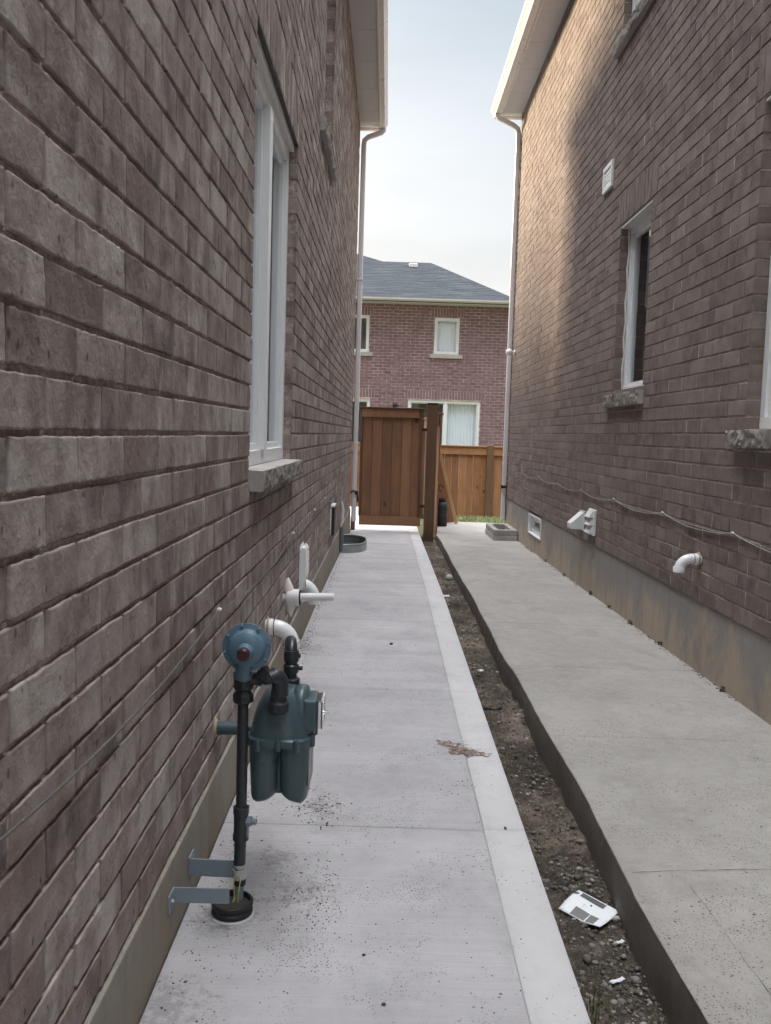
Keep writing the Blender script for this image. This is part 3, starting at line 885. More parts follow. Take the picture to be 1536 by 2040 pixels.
# weeds, dead stalks, twigs
def blades(name, spots, m, parent=None):
    mb = MB()
    for (x, y, z, h, lean, az, wd) in spots:
        d = Vector((math.cos(az), math.sin(az), 0)); s = Vector((-d.y, d.x, 0)) * wd
        p0 = Vector((x, y, z)); p1 = p0 + Vector((0, 0, h * .55)) + d * lean * h * .35; p2 = p0 + Vector((0, 0, h * (1 - .45 * lean))) + d * lean * h
        mb.add([p0 - s, p0 + s, p1 + s * .7, p1 - s * .7, p2], [(0, 1, 2, 3), (3, 2, 4)])
    return mb.build(name, m, parent, fixn=False)
M_weed = mat('weed_green', (.055, .070, .022), .7); M_dead = mat('dead_stalk', (.15, .115, .07), .85)
M_grass = mat('grass_blade', (.12, .15, .05), .7)
n = NT(M_grass); n.out(n.ramp(n.noise(n.tc.outputs['Object'], 5, 4), [(.3, (.09, .115, .035)), (.55, (.16, .19, .075)), (.7, (.26, .235, .12))]))
sp1 = []; sp2 = []
for cx, cy, k, hh in ((.52, 2.30, 50, .08), (.54, 2.05, 60, .10), (.51, 2.52, 34, .09), (.58, 1.95, 40, .08), (.57, 2.2, 30, .07), (.53, 3.35, 22, .035), (.58, 3.6, 12, .03), (.68, 3.3, 12, .03), (.56, 4.6, 16, .03), (.64, 4.75, 12, .025), (.58, 7.5, 10, .03), (.62, 9, 10, .03), (.56, 1.75, 70, .09), (.60, 4.1, 26, .04), (.55, 3.0, 26, .05), (.66, 5.6, 16, .03), (.6, 6.5, 16, .03)):
    for _ in range(k):
        x = cx + rng.normal(0, .022); y = cy + rng.normal(0, .06)
        x = min(max(x, .497), .745)
        rec = (x, y, float(dirt_h(np.array(x), np.array(y))) - .002, rng.uniform(.4, 1.2) * hh, rng.uniform(.1, .9), rng.uniform(0, 6.28), rng.uniform(.0008, .0018))
        (sp1 if rng.random() < .6 else sp2).append(rec)
for _ in range(3600):
    y = .9 + rng.random() ** 1.5 * 11; x = rng.uniform(.5, .745)
    sp2.append((x, y, float(dirt_h(np.array(x), np.array(y))) + .001, rng.uniform(.008, .032), rng.uniform(.5, 1.6), rng.uniform(0, 6.28), rng.uniform(.0006, .0015)))
for yv in (4.75, 5.9, 6.6, 7.25, 7.9, 9.1, 10.2, 11.2):
    for _ in range(14): sp1.append((XR - .002 - abs(rng.normal(0, .006)), yv + rng.normal(0, .02), zr(yv), rng.uniform(.015, .05), rng.uniform(.1, .8), rng.uniform(1.8, 4.4), rng.uniform(.0012, .0025)))
tag(blades('weeds', sp1, M_weed), 'small green weeds in the soil strip and at the right wall foot', 'weeds', kind='stuff')
tag(blades('dead_stalks', sp2, M_dead), 'dry dead stalks and twigs lying in the soil strip', 'dead grass', kind='stuff')
# lawn blades
mb = MB(); sp = []
for _ in range(9000):
    y = 15.35 + rng.random() * 4.55; x = rng.uniform(.75, 4.2) if rng.random() < .8 else rng.uniform(-2, .6)
    if x < .7 and y < 17.7: continue
    z = -.235 - .265 * (y - 15.3) / 4.7
    sp.append((x, y, z, rng.uniform(.03, .085), rng.uniform(.2, .9), rng.uniform(0, 6.28), .004))
tag(blades('grass', sp, M_grass), 'short patchy grass of the yard behind the houses', 'grass', kind='stuff')
# sunlit concrete patio behind the left house
mb = MB(); mb.box(-6, .50, 13.31, 17.5, -.40, -.150)
tag(mb.build('patio', M_patio, bevel=.01), kind='structure')

# ------------------------------------------------------------------ houses beside the camera
def eaves(house, sgn, xw, x_in, x_out, zs, y_end, y0):
    """soffit from the wall (xw) to fascia (x_in), gutter to x_out"""
    mb = MB(); k = int((y_end - y0) / .40)
    for i in range(k):   # vented panels with a small step at each lap
        a = y0 + i * .40; mb.box(xw - sgn * .25, x_in, a, a + .397, zs + (0.0015 if i % 2 else 0), zs + .012)
    mb.build('soffit', M_soffit, house)
    mb = MB(); mb.box(xw - sgn * .1, x_in, y0, y_end, zs + .014, zs + .03)
    mb.box(min(x_in, x_in + sgn * .022), max(x_in, x_in + sgn * .022), y0, y_end + .03, zs - .022, zs + .17)
    mb.box(xw - sgn * .1, x_in, y_end - .02, y_end + .03, zs - .02, zs + .17)
    mb.build('fascia', M_gutter, house, bevel=.004)
    # K-style gutter profile
    g = abs(x_out - x_in); p = [(0.022, 0), (.022, .115), (.030, .115), (.030, .006), (g * .70, .006), (g * .82, .052), (g, .085), (g, .122), (g * .93, .122), (g * .93, .113), (g * .985, .113), (g * .985, .088), (g * .80, .060), (g * .66, -.006), (.022, -.006)]
    p = [(.022, -.006), (g * .66, -.006), (g * .84, .052), (g, .085), (g, .122), (g * .9, .122), (g * .9, .114), (g * .975, .114), (g * .975, .09), (g * .81, .062), (g * .64, .004), (.030, .004), (.030, .115), (.022, .115)]
    mb = MB(); mb.prism(p, y0, y_end + .05, lambda a, b, d: (x_in + sgn * a, d, zs + .0 + b))
    gt = mb.build('gutter', M_gutter, house, smooth=25)
    mb = MB(); q = [(.022, -.008), (g * .66, -.008), (g * .84, .052), (g, .085), (g, .124), (.022, .124)]
    mb.prism(q, y_end + .05, y_end + .056, lambda a, b, d: (x_in + sgn * a, d, zs + b))
    mb.build('end_cap', M_gutter, gt)
    # simple roof slope above (real geometry, out of view from the path)
    return gt

M_shing = mat('roof_shingles', (.20, .215, .23), .95, spec=.1); n = NT(M_shing); v = n.tc.outputs['Object']
a = n.noise(n.coords((1.4, 6, 6)), 1.2, 5, .65); b = n.noise(n.coords((6, 18, 18)), 2, 3, .6)
n.out(n.ramp(n.math('ADD', n.math('MULTIPLY', a, .6), n.math('MULTIPLY', b, .4)), [(.36, (.042, .047, .053)), (.5, (.060, .066, .073)), (.64, (.088, .095, .102))]), None, n.bump(b, .5, .02))

# --- left house
HL = thing('brick_house', (-4.5, 5, 0), 'tall mauve-brown brick house on the left carrying the gas meter', 'house')
vL0 = 1.256 - 12 * .0875
WL = (3.36, 4.82, 1.12, 1.256 + 17 * .0875)          # tall window
WL2 = (6.50, 7.36, 3.36, 1.256 + 41 * .0875)          # upper window
rowsL = int((5.47 - vL0) / .0875) + 1
sold = [(WL[0] - .11, WL[1] + .11, WL[3], WL[3] + 3 * .0875)]
for w_ in (WL, WL2): pass
lodL = lambda u: 0 if u < 5.2 else (1 if u < 8.5 else 2)
brick_mesh('brick_wall', (XL, 0, 0), (0, 1, 0), (0, 0, 1), (1, 0, 0), Y0, YL, vL0, rowsL, [WL, WL2], 2.154, sold, M_brickL, HL, lod=lodL, seed=4, phase=0 if 12 % 2 == 0 else 1)
# the far end return of the wall, the hidden sides and the core
brick_mesh('brick_wall', (XL, YL, 0), (-1, 0, 0), (0, 0, 1), (0, 1, 0), 0.012, 7.5, vL0, rowsL, [], .02, [], M_brickL, HL, seed=5)
mb = MB()
for (a, b, c, d) in ((Y0, WL[0] - .15, vL0 - .02, 5.6), (WL[1] + .15, WL2[0] - .15, vL0 - .02, 5.6), (WL2[1] + .15, YL - .02, vL0 - .02, 5.6)):
    mb.box(-8, XL - .11, a, b, c, d)
mb.box(-8, XL - 1.2, Y0, YL - .02, vL0 - .02, 5.6)
mb.build('wall_core', M_room, HL)
# foundation: cast concrete with a little wobble at the foot
mb = MB(); mb.box(-8, XL + .008, Y0, YL + .004, -.7, vL0 - .004)
mb.build('foundation', M_found, HL, bevel=.004)
fnL = lambda u, v, w: (XL + w, u, v)
rough_block('window_sill', WL[0] + .012, WL[1] + .05, 1.043, 1.118, -.085, .052, fnL, HL, [M_sill, M_sillR], .010, 3)
rough_block('window_sill', WL2[0] - .32, WL2[1] + .06, WL2[2] - .095, WL2[2] - .005, -.085, .035, fnL, HL, [M_sill, M_sillR], .010, 8)
w1 = window(HL, fnL, WL[0], WL[1], WL[2], WL[3] - .03, -.045, split=4.02, curtain=(3.4, 4.78, 'pleat'), fr=.062, room=M_room, proud=.014, mull=.085)
w2 = window(HL, fnL, WL2[0], WL2[1], WL2[2], WL2[3], -.085, split=None, curtain=(6.55, 7.3, 'flat'), fr=.05, room=M_room)
mb = MB(); mb.box(XL - .09, XL - .020, WL[0] + .006, WL[1] - .004, WL[3] - .036, WL[3] - .004)
mb.build('head_trim', M_trim, w1, bevel=.003)
mb = MB(); mb.box(XL - .09, XL - .001, WL[0] - .09, WL[1] + .09, WL[3] - .003, WL[3] + .004)
mb.build('lintel', M_lead, HL)
ZS = 5.455
eaves(HL, 1, XL, -.245, -.135, ZS, YL + .02, Y0)
mb = MB(); mb.add([(-.22, Y0, ZS + .17), (-.22, YL + .3, ZS + .17), (-4.3, YL + .3, ZS + 3.1), (-4.3, Y0, ZS + 3.1), (-8.3, YL + .3, ZS + .17), (-8.3, Y0, ZS + .17)], [(0, 1, 2, 3), (3, 2, 4, 5), (1, 4, 2)])
mb.build('roof', M_shing, HL, fixn=False)

def downpipe(house, pts, z_bot, sgn, xw, straps, hw=.034, hd=.026):
    mb = MB()
    # rectangular corrugated section swept along the points
    sec = []
    for i in range(28):
        t = 2 * PI * i / 28; c_, s_ = math.cos(t), math.sin(t)
        k = 5; rr = (abs(c_) ** k + abs(s_) ** k) ** (-1 / k)
        cor = 1 - .05 * (i % 2)
        sec.append((hw * rr * c_ * cor, hd * rr * s_ * cor))
    P = [Vector(p) for p in pts]; vs = []
    for i, p in enumerate(P):
        t = (P[min(i + 1, len(P) - 1)] - P[max(i - 1, 0)]).normalized()
        e = Vector((0, 1, 0)); g = t.cross(e).normalized()
        for a, b in sec: vs.append(p + g * a + e * b)
    n_ = 28; fs = [(i * n_ + k, i * n_ + (k + 1) % n_, (i + 1) * n_ + (k + 1) % n_, (i + 1) * n_ + k) for i in range(len(P) - 1) for k in range(n_)]
    fs += [tuple(range(n_)), tuple(range((len(P) - 1) * n_, len(P) * n_))]
    mb.add(vs, fs)
    dp = mb.build('downpipe', M_pipe, house, smooth=70)
    for z in straps:
        mb = MB(); x0, y0 = pts[-1][0], pts[-1][1]
        mb.box(x0 - hw - .004, x0 + hw + .004, y0 - hd - .004, y0 + hd + .004, z - .012, z + .012)
        mb.box(min(xw, x0), max(xw, x0), y0 + hd - .004, y0 + hd + .006, z - .012, z + .012)
        mb.build('pipe_clamp', M_blackm if z < 1 else M_pipe, dp, bevel=.002)
    return dp
yp = YL - .05
downpipe(HL, [(-.19, yp, ZS), (-.19, yp, ZS - .03), (-.215, yp, ZS - .06), (-.40, yp, ZS - .13), (-.447, yp, ZS - .175), (-.455, yp, ZS - .24), (-.455, yp, 3), (-.455, yp, .02)], 0, 1, XL, [3.4])
# black hose clamp and rubber strap on the left downpipe
mb = MB(); mb.tube([(-.51, yp - .03, .43), (-.46, yp - .045, .46), (-.41, yp - .04, .42), (-.40, yp - .02, .36), (-.405, yp, .30)], .012, 8)
mb.lathe((-.42, yp - .03, .40), (0, 0, 1), [(0, .01), (.01, .024), (.05, .024), (.06, .01)], 10)
tag(mb.build('hose_bib', M_blackm, None, smooth=50), 'small black tap clipped beside the left downpipe low by the gate', 'tap')

# --- right house
HR = thing('brick_house', (6, 5, 0), 'brown brick house on the right with a warm sunlit far corner', 'house')
vR0 = 1.063 - 8 * .0888
cR = .0888
WR1 = (6.64, 7.52, 1.652, vR0 + 30 * cR)
WR2 = (3.15, 4.70, 1.352, vR0 + 30 * cR)
WR3 = (6.66, 7.79, 4.59, vR0 + 64 * cR)
def snap(o): return o
rowsR = int((6.07 - vR0) / cR) + 1
bw = (10.66, 11.58, vR0 - .02, .315)
sold = [(WR1[0] - .12, WR1[1] + .12, WR1[3], WR1[3] + 3 * cR), (WR2[0] - .12, WR2[1] + .12, WR2[3], WR2[3] + 3 * cR)]
# mirrored plane: u runs towards -Y so that the outward side faces -X
lodR = lambda u: 0 if u < 6.2 else (1 if u < 9 else 2)
brick_mesh('brick_wall', (XR, 0, 0), (0, 1, 0), (0, 0, 1), (-1, 0, 0), Y0, YR, vR0, rowsR, [WR1, WR2, WR3, bw], 5.479, sold, M_brickR, HR, course=cR, rec=.0052, head=.0032, lod=lodR, seed=14)
brick_mesh('brick_wall', (XR, YR, 0), (1, 0, 0), (0, 0, 1), (0, 1, 0), 0.012, 7.5, vR0, rowsR, [], .02, [], M_brickR, HR, course=cR, seed=15)
mb = MB()
XC = XR + .11
def core(mb, ys, holes, x0, x1, z0, z1):
    pass
for (a, b) in ((Y0, WR2[0] - .15), (WR2[1] + .15, WR1[0] - .15), (WR3[1] + .15, YR - .02)):
    mb.box(XC, 10, a, b, vR0 + .4, 6.2)
mb.box(XR + 1.2, 10, Y0, YR - .02, vR0 - .02, 6.2)
mb.build('wall_core', M_room, HR)
mb = MB()
XF = XR + .010
for (a, b, c, d) in ((Y0, bw[0], -.7, vR0 - .004), (bw[1], YR + .0, -.7, vR0 - .004), (bw[0], bw[1], -.7, .074)):
    mb.box(XF, 10, a, b, c, d)
mb.build('foundation', M_foundR, HR)
fnR = lambda u, v, w: (XR - w, u, v)
rough_block('window_sill', WR1[0] - .05, WR1[1] + .14, WR1[2] - .105, WR1[2] - .006, -.085, .045, fnR, HR, [M_sill, M_sillR], .010, 13)
rough_block('window_sill', WR2[0] - .10, WR2[1] + .13, WR2[2] - .095, WR2[2] - .006, -.085, .045, fnR, HR, [M_sill, M_sillR], .010, 23)
rough_block('window_sill', WR3[0] - .10, WR3[1] + .14, WR3[2] - .105, WR3[2] - .006, -.085, .045, fnR, HR, [M_sill, M_sillR], .010, 33)
wr1 = window(HR, fnR, WR1[0], WR1[1], WR1[2], WR1[3] - .02, -.080, split=None, curtain=(6.7, 7.1, 'pleat'), fr=.06)
wr2 = window(HR, fnR, WR2[0], WR2[1], WR2[2], WR2[3] - .02, -.075, split=3.9, curtain=(3.2, 4.66, 'flat'), fr=.06, room=M_room)
wr3 = window(HR, fnR, WR3[0], WR3[1], WR3[2], WR3[3], -.062, split=None, curtain=(6.7, 7.75, 'flat'), fr=.06, room=M_room)
for w_, fr_ in ((WR1, wr1), (WR2, wr2)):
    mb = MB(); mb.box(XR + .001, XR + .09, w_[0] - .09, w_[1] + .09, w_[3] - .010, w_[3] + .002)
    mb.build('lintel', M_lead, HR)
    mb = MB(); mb.box(XR + .004, XR + .09, w_[0] + .004, w_[1] - .004, w_[3] - .028, w_[3] - .012)
    mb.build('head_trim', M_trim, fr_, bevel=.002)
# foam bead squeezed out round the narrow window
for (u, a, b) in ((WR1[0] + .006, WR1[2], WR1[3]), (WR1[1] - .006, WR1[2], WR1[3])):
    mb = MB(); mb.tube([(XR + .072 + .004 * math.sin(z * 23), u, z) for z in np.linspace(a + .01, b - .03, 26)], [.006 + .004 * random.random() for _ in range(26)], 6)
    mb.build('sealant', M_trim, wr1, smooth=60)
# basement window
bf = window(HR, lambda u, v, w: (XR - w, u, v), bw[0] + .01, bw[1] - .01, .078, bw[3] - .005, -.045, fr=.05, sash=True)
mb = MB()
for (a, b, c, d) in ((bw[0], bw[1], bw[3] - .012, bw[3] + .006), (bw[0], bw[1], .068, .084), (bw[0] - .006, bw[0] + .008, .07, bw[3]), (bw[1] - .008, bw[1] + .006, .07, bw[3])):
    mb.box(XR - .002, XR + .05, a, b, c, d)
mb.build('window_buck', M_white, bf, bevel=.002)
ZR = 6.05
eaves(HR, -1, XR, 1.555, 1.395, ZR, YR + .12, Y0)
mb = MB(); mb.add([(1.53, Y0, ZR + .17), (1.53, YR + .3, ZR + .17), (5.6, YR + .3, ZR + 3.1), (5.6, Y0, ZR + 3.1), (9.6, YR + .3, ZR + .17), (9.6, Y0, ZR + .17)], [(0, 1, 2, 3), (3, 2, 4, 5), (1, 4, 2)])
mb.build('roof', M_shing, HR, fixn=False)
yq = YR - .05
dpR = downpipe(HR, [(1.47, yq, ZR), (1.47, yq, ZR - .03), (1.50, yq, ZR - .07), (1.72, yq, ZR - .17), (1.785, yq, ZR - .22), (1.80, yq, ZR - .30), (1.80, yq, 3), (1.80, yq, .02)], 0, -1, XR, [], hw=.036)
mb = MB(); mb.box(1.752, XR + .04, yq - .07, yq - .055, .505, .545); mb.box(1.752, 1.775, yq - .07, yq + .03, .50, .55)
mb.build('pipe_clamp', M_blackm, dpR, bevel=.004)
mb = MB(); mb.tube([(XR - .012, yq - .07, .545), (XR - .014, yq - .07, .30), (XR - .006, yq - .07, .02)], .007, 6)
mb.build('cable', M_wireD, dpR)
# white round lamp-like fitting on a short arm
t_ = thing('wall_sensor', (XR, 13.5, 2.53), 'small white ball-shaped fitting on an arm by the right downpipe', 'fitting')
mb = MB(); mb.lathe((1.752, 13.5, 2.48), (0, 0, 1), [(0, .012), (.008, .032), (.03, .048), (.055, .052), (.08, .044), (.1, .02)], 16); mb.build('housing', M_pvc, t_, smooth=60)
mb = MB(); mb.tube([(1.78, 13.5, 2.53), (1.825, 13.5, 2.53)], .014, 10); mb.lathe((1.822, 13.5, 2.53), (1, 0, 0), [(0, .034), (.014, .036)], 16); mb.build('arm', M_pvc, t_, smooth=40)

# ------------------------------------------------------------------ fittings on the right wall
# square exhaust vent
t_ = thing('wall_vent', (XR, 8.08, 3.57), 'square white wall vent high on the right brick wall', 'vent')
mb = MB(); y0, y1, z0, z1 = 7.86, 8.18, 3.42, 3.645
for (a, b, c, d) in ((y0, y1, z1 - .045, z1), (y0, y1, z0, z0 + .045), (y0, y0 + .045, z0 + .045, z1 - .045), (y1 - .045, y1, z0 + .045, z1 - .045)):
    mb.box(XR - .022, XR + .006, a, b, c, d)
mb.build('vent_frame', M_white, t_, bevel=.006)
mb = MB()
for i in range(4):
    z = z0 + .06 + i * .032; mb.box(XR - .014, XR - .004, y0 + .046, y1 - .046, z, z + .005, None); mb.box(XR - .018, XR - .014, y0 + .046, y1 - .046, z - .02, z + .005)
mb.build('louvre', M_white, t_)
# dryer hood (wedge) and louvred vent
t_ = thing('vent_hood', (XR, 8.39, .5), 'white wedge-shaped vent hood low on the right wall', 'vent')
mb = MB(); mb.prism([(.0, .60), (.018, .60), (.125, .50), (.125, .455), (.118, .448), (.0, .448)], 8.33, 8.49, lambda a, b, d: (XR - a, d, b))
mb.build('hood', M_white, t_, bevel=.006)
mb = MB(); mb.box(XR - .008, XR + .004, 8.315, 8.505, .435, .615); mb.build('back_plate', M_white, t_, bevel=.003)
t_ = thing('louvred_vent', (XR, 7.98, .55), 'white three-flap louvred vent beside the wedge-shaped hood', 'vent')
mb = MB(); mb.box(XR - .022, XR + .004, 7.86, 8.08, .438, .665); mb.build('vent_frame', M_white, t_, bevel=.006)
for k in range(3):
    z = .455 + k * .068; mb = MB(); mb.prism([(.02, z + .06), (.03, z + .06), (.062, z + .004), (.055, z), (.02, z + .008)], 7.88, 8.06, lambda a, b, d: (XR - a, d, b))
    mb.build('flap', M_white, t_, bevel=.003)
def elbow(name, y, z, xw, sgn, r, reach, drop, label, cat, base_foam=True, dy=0):
    t_ = thing(name, (xw, y, z), label, cat, None)
    rb = reach - r * .9; pts = [(xw - sgn * .02, y, z), (xw + sgn * .01, y, z)]
    Rr = min(rb, drop) * .95
    cx = xw + sgn * (reach - r - Rr); 
    pts.append((cx, y, z))
    for i in range(1, 10):
        a = PI / 2 * i / 9; pts.append((cx + sgn * Rr * math.sin(a), y + dy * i / 9, z - Rr * (1 - math.cos(a))))
    pts.append((pts[-1][0], pts[-1][1], z - drop))
    mb = MB(); mb.tube(pts, r, 20); mb.build('pipe_elbow', M_pvc, t_, smooth=50)
    e = pts[-1]; mb = MB(); mb.lathe((e[0], e[1], e[2] - .004), (0, 0, 1), [(0, r * .9), (0, r * 1.10), (.03, r * 1.10), (.034, r * 1.0)], 22, cap=False); mb.build('rim', M_pvc, t_, smooth=40)
    mb = MB(); mb.lathe((xw + sgn * .012, y, z), (sgn, 0, 0), [(0, r * 1.10), (.022, r * 1.10), (.024, r)], 22); mb.build('socket', M_pvc, t_, smooth=40)
    mb = MB(); mb.lathe((xw + sgn * .036, y, z), (sgn, 0, 0), [(0, r * 1.02), (.004, r * 1.02)], 22); mb.build('seal_ring', M_blackm, t_, smooth=40)
    mb = MB()
    vs = []; k = 26
    for i in range(k):
        a = 2 * PI * i / k; rr = r * (1.25 + .25 * random.random()); vs.append((xw + sgn * (.004 + .006 * random.random()), y + rr * math.cos(a), z + rr * math.sin(a)))
    for i in range(k):
        a = 2 * PI * i / k; vs.append((xw + sgn * .020, y + r * 1.02 * math.cos(a), z + r * 1.02 * math.sin(a)))
    mb.add(vs, [(i, (i + 1) % k, k + (i + 1) % k, k + i) for i in range(k)]); mb.build('foam_seal', M_foam, t_, smooth=60)
    return t_
elbow('pvc_elbow', 5.23, .600, XR, -1, .031, .150, .075, 'white plastic elbow pipe sticking out of the right brick wall', 'pipe')
elbow('pvc_elbow', 3.90, .412, XL, 1, .034, .150, .080, 'white plastic elbow pipe on the left wall just behind the gas regulator', 'pipe')

def cable(name, nails, x, sag, r, m, parent, tail=None, nx=None, lead=None):
    pts = list(lead) if lead else []
    for i in range(len(nails) - 1):
        (y0, z0), (y1, z1) = nails[i], nails[i + 1]
        k = 12; s = sag * abs(y1 - y0)
        for j in range(k):
            t = j / k; pts.append((x, y0 + (y1 - y0) * t, z0 + (z1 - z0) * t - s * 4 * t * (1 - t)))
    pts.append((x, *nails[-1]))
    if tail: pts += tail
    mb = MB(); mb.tube(pts, r, 7); mb.build('wire', m, parent, smooth=60)
    for y, z in nails[1:-1] if True else nails:
        mb = MB(); mb.lathe((x - (.012 if x > 0 else -.012), y, z + r), (1 if x > 0 else -1, 0, 0), [(0, .003), (.004, .0065), (.012, .0065)], 8)
        mb.box(x - .004, x + .004, y - .004, y + .004, z - r * 1.2, z + r * 2.2)
        mb.build('cable_clip', M_white, parent)
t_ = thing('wall_cable', (XR - .012, 8, .8), 'thin cable looping between clips along the right brick wall', 'cable')
xc = XR - .010
lead = [(xc, 12.46, 1.06), (xc - .01, 12.49, 1.03), (xc, 12.42, .99), (xc - .005, 12.6, .93), (xc, 12.72, .86), (xc, 12.55, .84), (xc, 12.33, .93), (xc, 12.25, .84)]
nl = [(12.2, .80), (10.85, .815), (9.68, .805), (8.49, .805), (7.25, .806), (5.95, .808), (4.73, .806), (3.4, .800), (2.1, .79), (.9, .79), (-.5, .78), (-1.9, .78)]
cable('wall_cable', nl, xc, .030, .0034, M_wire, t_, lead=lead)
cable('wall_cable', nl[4:], xc + .003, .018, .0022, M_wire, t_)
t_ = thing('wall_cable', (XL + .012, 4, .7), 'thin grey cable drooping between clips along the left brick wall', 'cable')
xc = XL + .012
nl = [(8.3, .72), (7.3, .735), (6.3, .725), (4.85, .72), (2.70, .722), (.95, .737), (-.6, .73), (-2.1, .73)]
lead = [(xc, 9.5, .83), (xc, 9.3, .92), (xc, 9.1, .86), (xc, 8.7, .72)]
cable('wall_cable', nl, xc, .025, .0030, M_wireL, t_, lead=lead)

def loft(mb, secs, n=48, cap=True):
    P = []
    for pts in secs: P += pts
    fs = [(i * n + k, i * n + (k + 1) % n, (i + 1) * n + (k + 1) % n, (i + 1) * n + k) for i in range(len(secs) - 1) for k in range(n)]
    if cap: fs += [tuple(reversed(range(n))), tuple(range((len(secs) - 1) * n, len(secs) * n))]
    mb.add(P, fs)
# ------------------------------------------------------------------ fittings on the left wall
t_ = thing('pvc_vent_pipe', (XL, 4.55, .42), 'straight white plastic pipe poking out of the left wall above the path', 'pipe')
zc = .425
mb = MB(); mb.tube([(XL - .02, 4.55, zc), (XL + .262, 4.55, zc + .010)], .021, 18); mb.build('pipe', M_pvc, t_, smooth=50)
mb = MB(); mb.lathe((XL + .022, 4.55, zc), (1, 0, .03), [(0, .041), (.004, .044), (.060, .044), (.064, .038)], 22); mb.build('collar', M_pvc, t_, smooth=40)
mb = MB(); mb.lathe((XL + .085, 4.55, zc + .002), (1, 0, .03), [(0, .040), (.006, .040)], 22); mb.build('seal_ring', M_blackm, t_, smooth=40)
M_pfoam = painted('pale_foam', (.74, .68, .65), .8, .3)
for sg in (1, -1):
    mb = MB(); r_ = random.Random(5 + sg)
    secs = []
    for d, wx, wy in ((.030, .024, .026), (.050, .022, .024), (.070, .016, .018), (.092, .008, .010), (.100, .003, .004)):
        secs.append([(XL + .034 - sg * d * .10 + wx * math.cos(2 * PI * k / 12) * (1 + .2 * r_.random()), 4.55 + wy * math.sin(2 * PI * k / 12), zc + sg * d + .004 * r_.random()) for k in range(12)])
    loft(mb, secs, 12); mb.build('foam_seal', M_pfoam, t_, smooth=60)
elbow('pvc_elbow', 5.45, .345, XL, 1, .036, .125, .115, 'short white plastic drain elbow behind the straight pipe on the left wall', 'pipe')

t_ = thing('vent_cover', (XL, 5.6, .43), 'tall white rounded vent cover on the left wall above the straight pipe', 'vent')
mb = MB()
prof = [(0.0, .315), (.0, .565), (.012, .578), (.028, .576), (.038, .556), (.040, .40), (.034, .36), (.018, .315)]
mb.prism(prof, 5.40, 5.60, lambda a, b, d: (XL + .002 + a, d, b)); mb.build('hood', M_pvc, t_, bevel=.012, seg=3)
mb = MB(); mb.box(XL, XL + .006, 5.385, 5.615, .31, .585); mb.build('back_plate', M_pvc, t_, bevel=.002)

t_ = thing('vent_box', (XL, 8.6, .45), 'dark slotted vent box with white edges low on the left wall', 'vent')
mb = MB(); mb.box(XL - .01, XL + .035, 8.35, 8.62, .315, .575); mb.build('box', M_blackm, t_, bevel=.004)
mb = MB(); mb.box(XL - .005, XL + .036, 8.34, 8.63, .578, .598); mb.box(XL - .005, XL + .009, 8.336, 8.345, .32, .570)
mb.build('trim', M_white, t_, bevel=.002)
t_ = thing('cable_cover', (XL, 10.1, .3), 'crumpled white cover over a grey conduit near the window well', 'conduit')
mb = MB(); mb.tube([(XL + .015, 9.95, .52), (XL + .028, 9.95, .47), (XL + .035, 9.97, .41), (XL + .03, 9.96, .35), (XL + .033, 9.96, .30), (XL + .02, 9.95, .25)], [.010, .018, .022, .019, .021, .012], 10); mb.build('cover', painted('torn_plastic', (.62, .63, .62), .4, .4), t_, smooth=60)
mb = MB(); mb.tube([(XL + .028, 9.95, .23), (XL + .028, 9.95, -.04)], .022, 12); mb.build('conduit', M_dgalv, t_, smooth=60)

# galvanised window well: half-oval corrugated ring standing on the path
t_ = thing('window_well', (XL, 10.5, -.07), 'low galvanised steel window well bulging from the left wall', 'window well')
mb = MB(); k = 40; P = []; hgt = [-.10, -.08, -.06, -.04, -.02, 0.0, .02]; 
for j, h in enumerate(hgt):
    for i in range(k + 1):
        a = PI * i / k; rx = .29 + (.006 if j % 2 else 0); ry = .50 + (.006 if j % 2 else 0)
        c_ = math.cos(a); s_ = math.sin(a); e_ = 2.6
        rr = (abs(c_) ** e_ + abs(s_) ** e_) ** (-1 / e_)
        P.append((XL + .002 + rx * s_ * rr, 10.55 - ry * c_ * rr, h))
n_ = k + 1
fs = [(j * n_ + i, j * n_ + i + 1, (j + 1) * n_ + i + 1, (j + 1) * n_ + i) for j in range(len(hgt) - 1) for i in range(k)]
mb.add(P, fs); o = mb.build('well_wall', M_galv, t_, smooth=60, fixn=False)
sm = o.modifiers.new('thick', 'SOLIDIFY'); sm.thickness = .004; sm.offset = 0
mb = MB(); mb.tube([P[(len(hgt) - 1) * n_ + i] for i in range(n_)], .009, 8); mb.build('rim', M_galv, t_, smooth=60)
mb = MB(); mb.box(XL, XL + .012, 10.03, 10.10, -.1, .17); mb.build('flange', M_galv, t_)
mb = MB(); mb.prism([(P[i][0] - XL, P[i][1]) for i in range(n_)], -.085, -.055, lambda a, b, d: (XL + a, b, d)); mb.build('pit', M_blackm, t_)

# paver ring lying on the sidewalk by the right house
t_ = thing('block_ring', (1.7, 12.9, -.16), 'two-course grey concrete block ring on the right sidewalk', 'block ring')
z0 = zr(12.9); 
for lv in range(2):
    zb = z0 + .001 + lv * .078; ins = .004 * lv
    xa, xb, ya, yb = 1.50 + ins, XR - .002, 12.45 + ins, 13.45 - ins
    for (a, b, c, d) in ((xa, xb, ya, ya + .11), (xa, xb, yb - .11, yb), (xa, xa + .075, ya + .113, yb - .113), (xb - .075, xb, ya + .113, yb - .113)):
        mb = MB(); mb.box(a, b, c, d, zb, zb + .074); mb.build('block', M_conR if lv else M_sill, t_, bevel=.006)

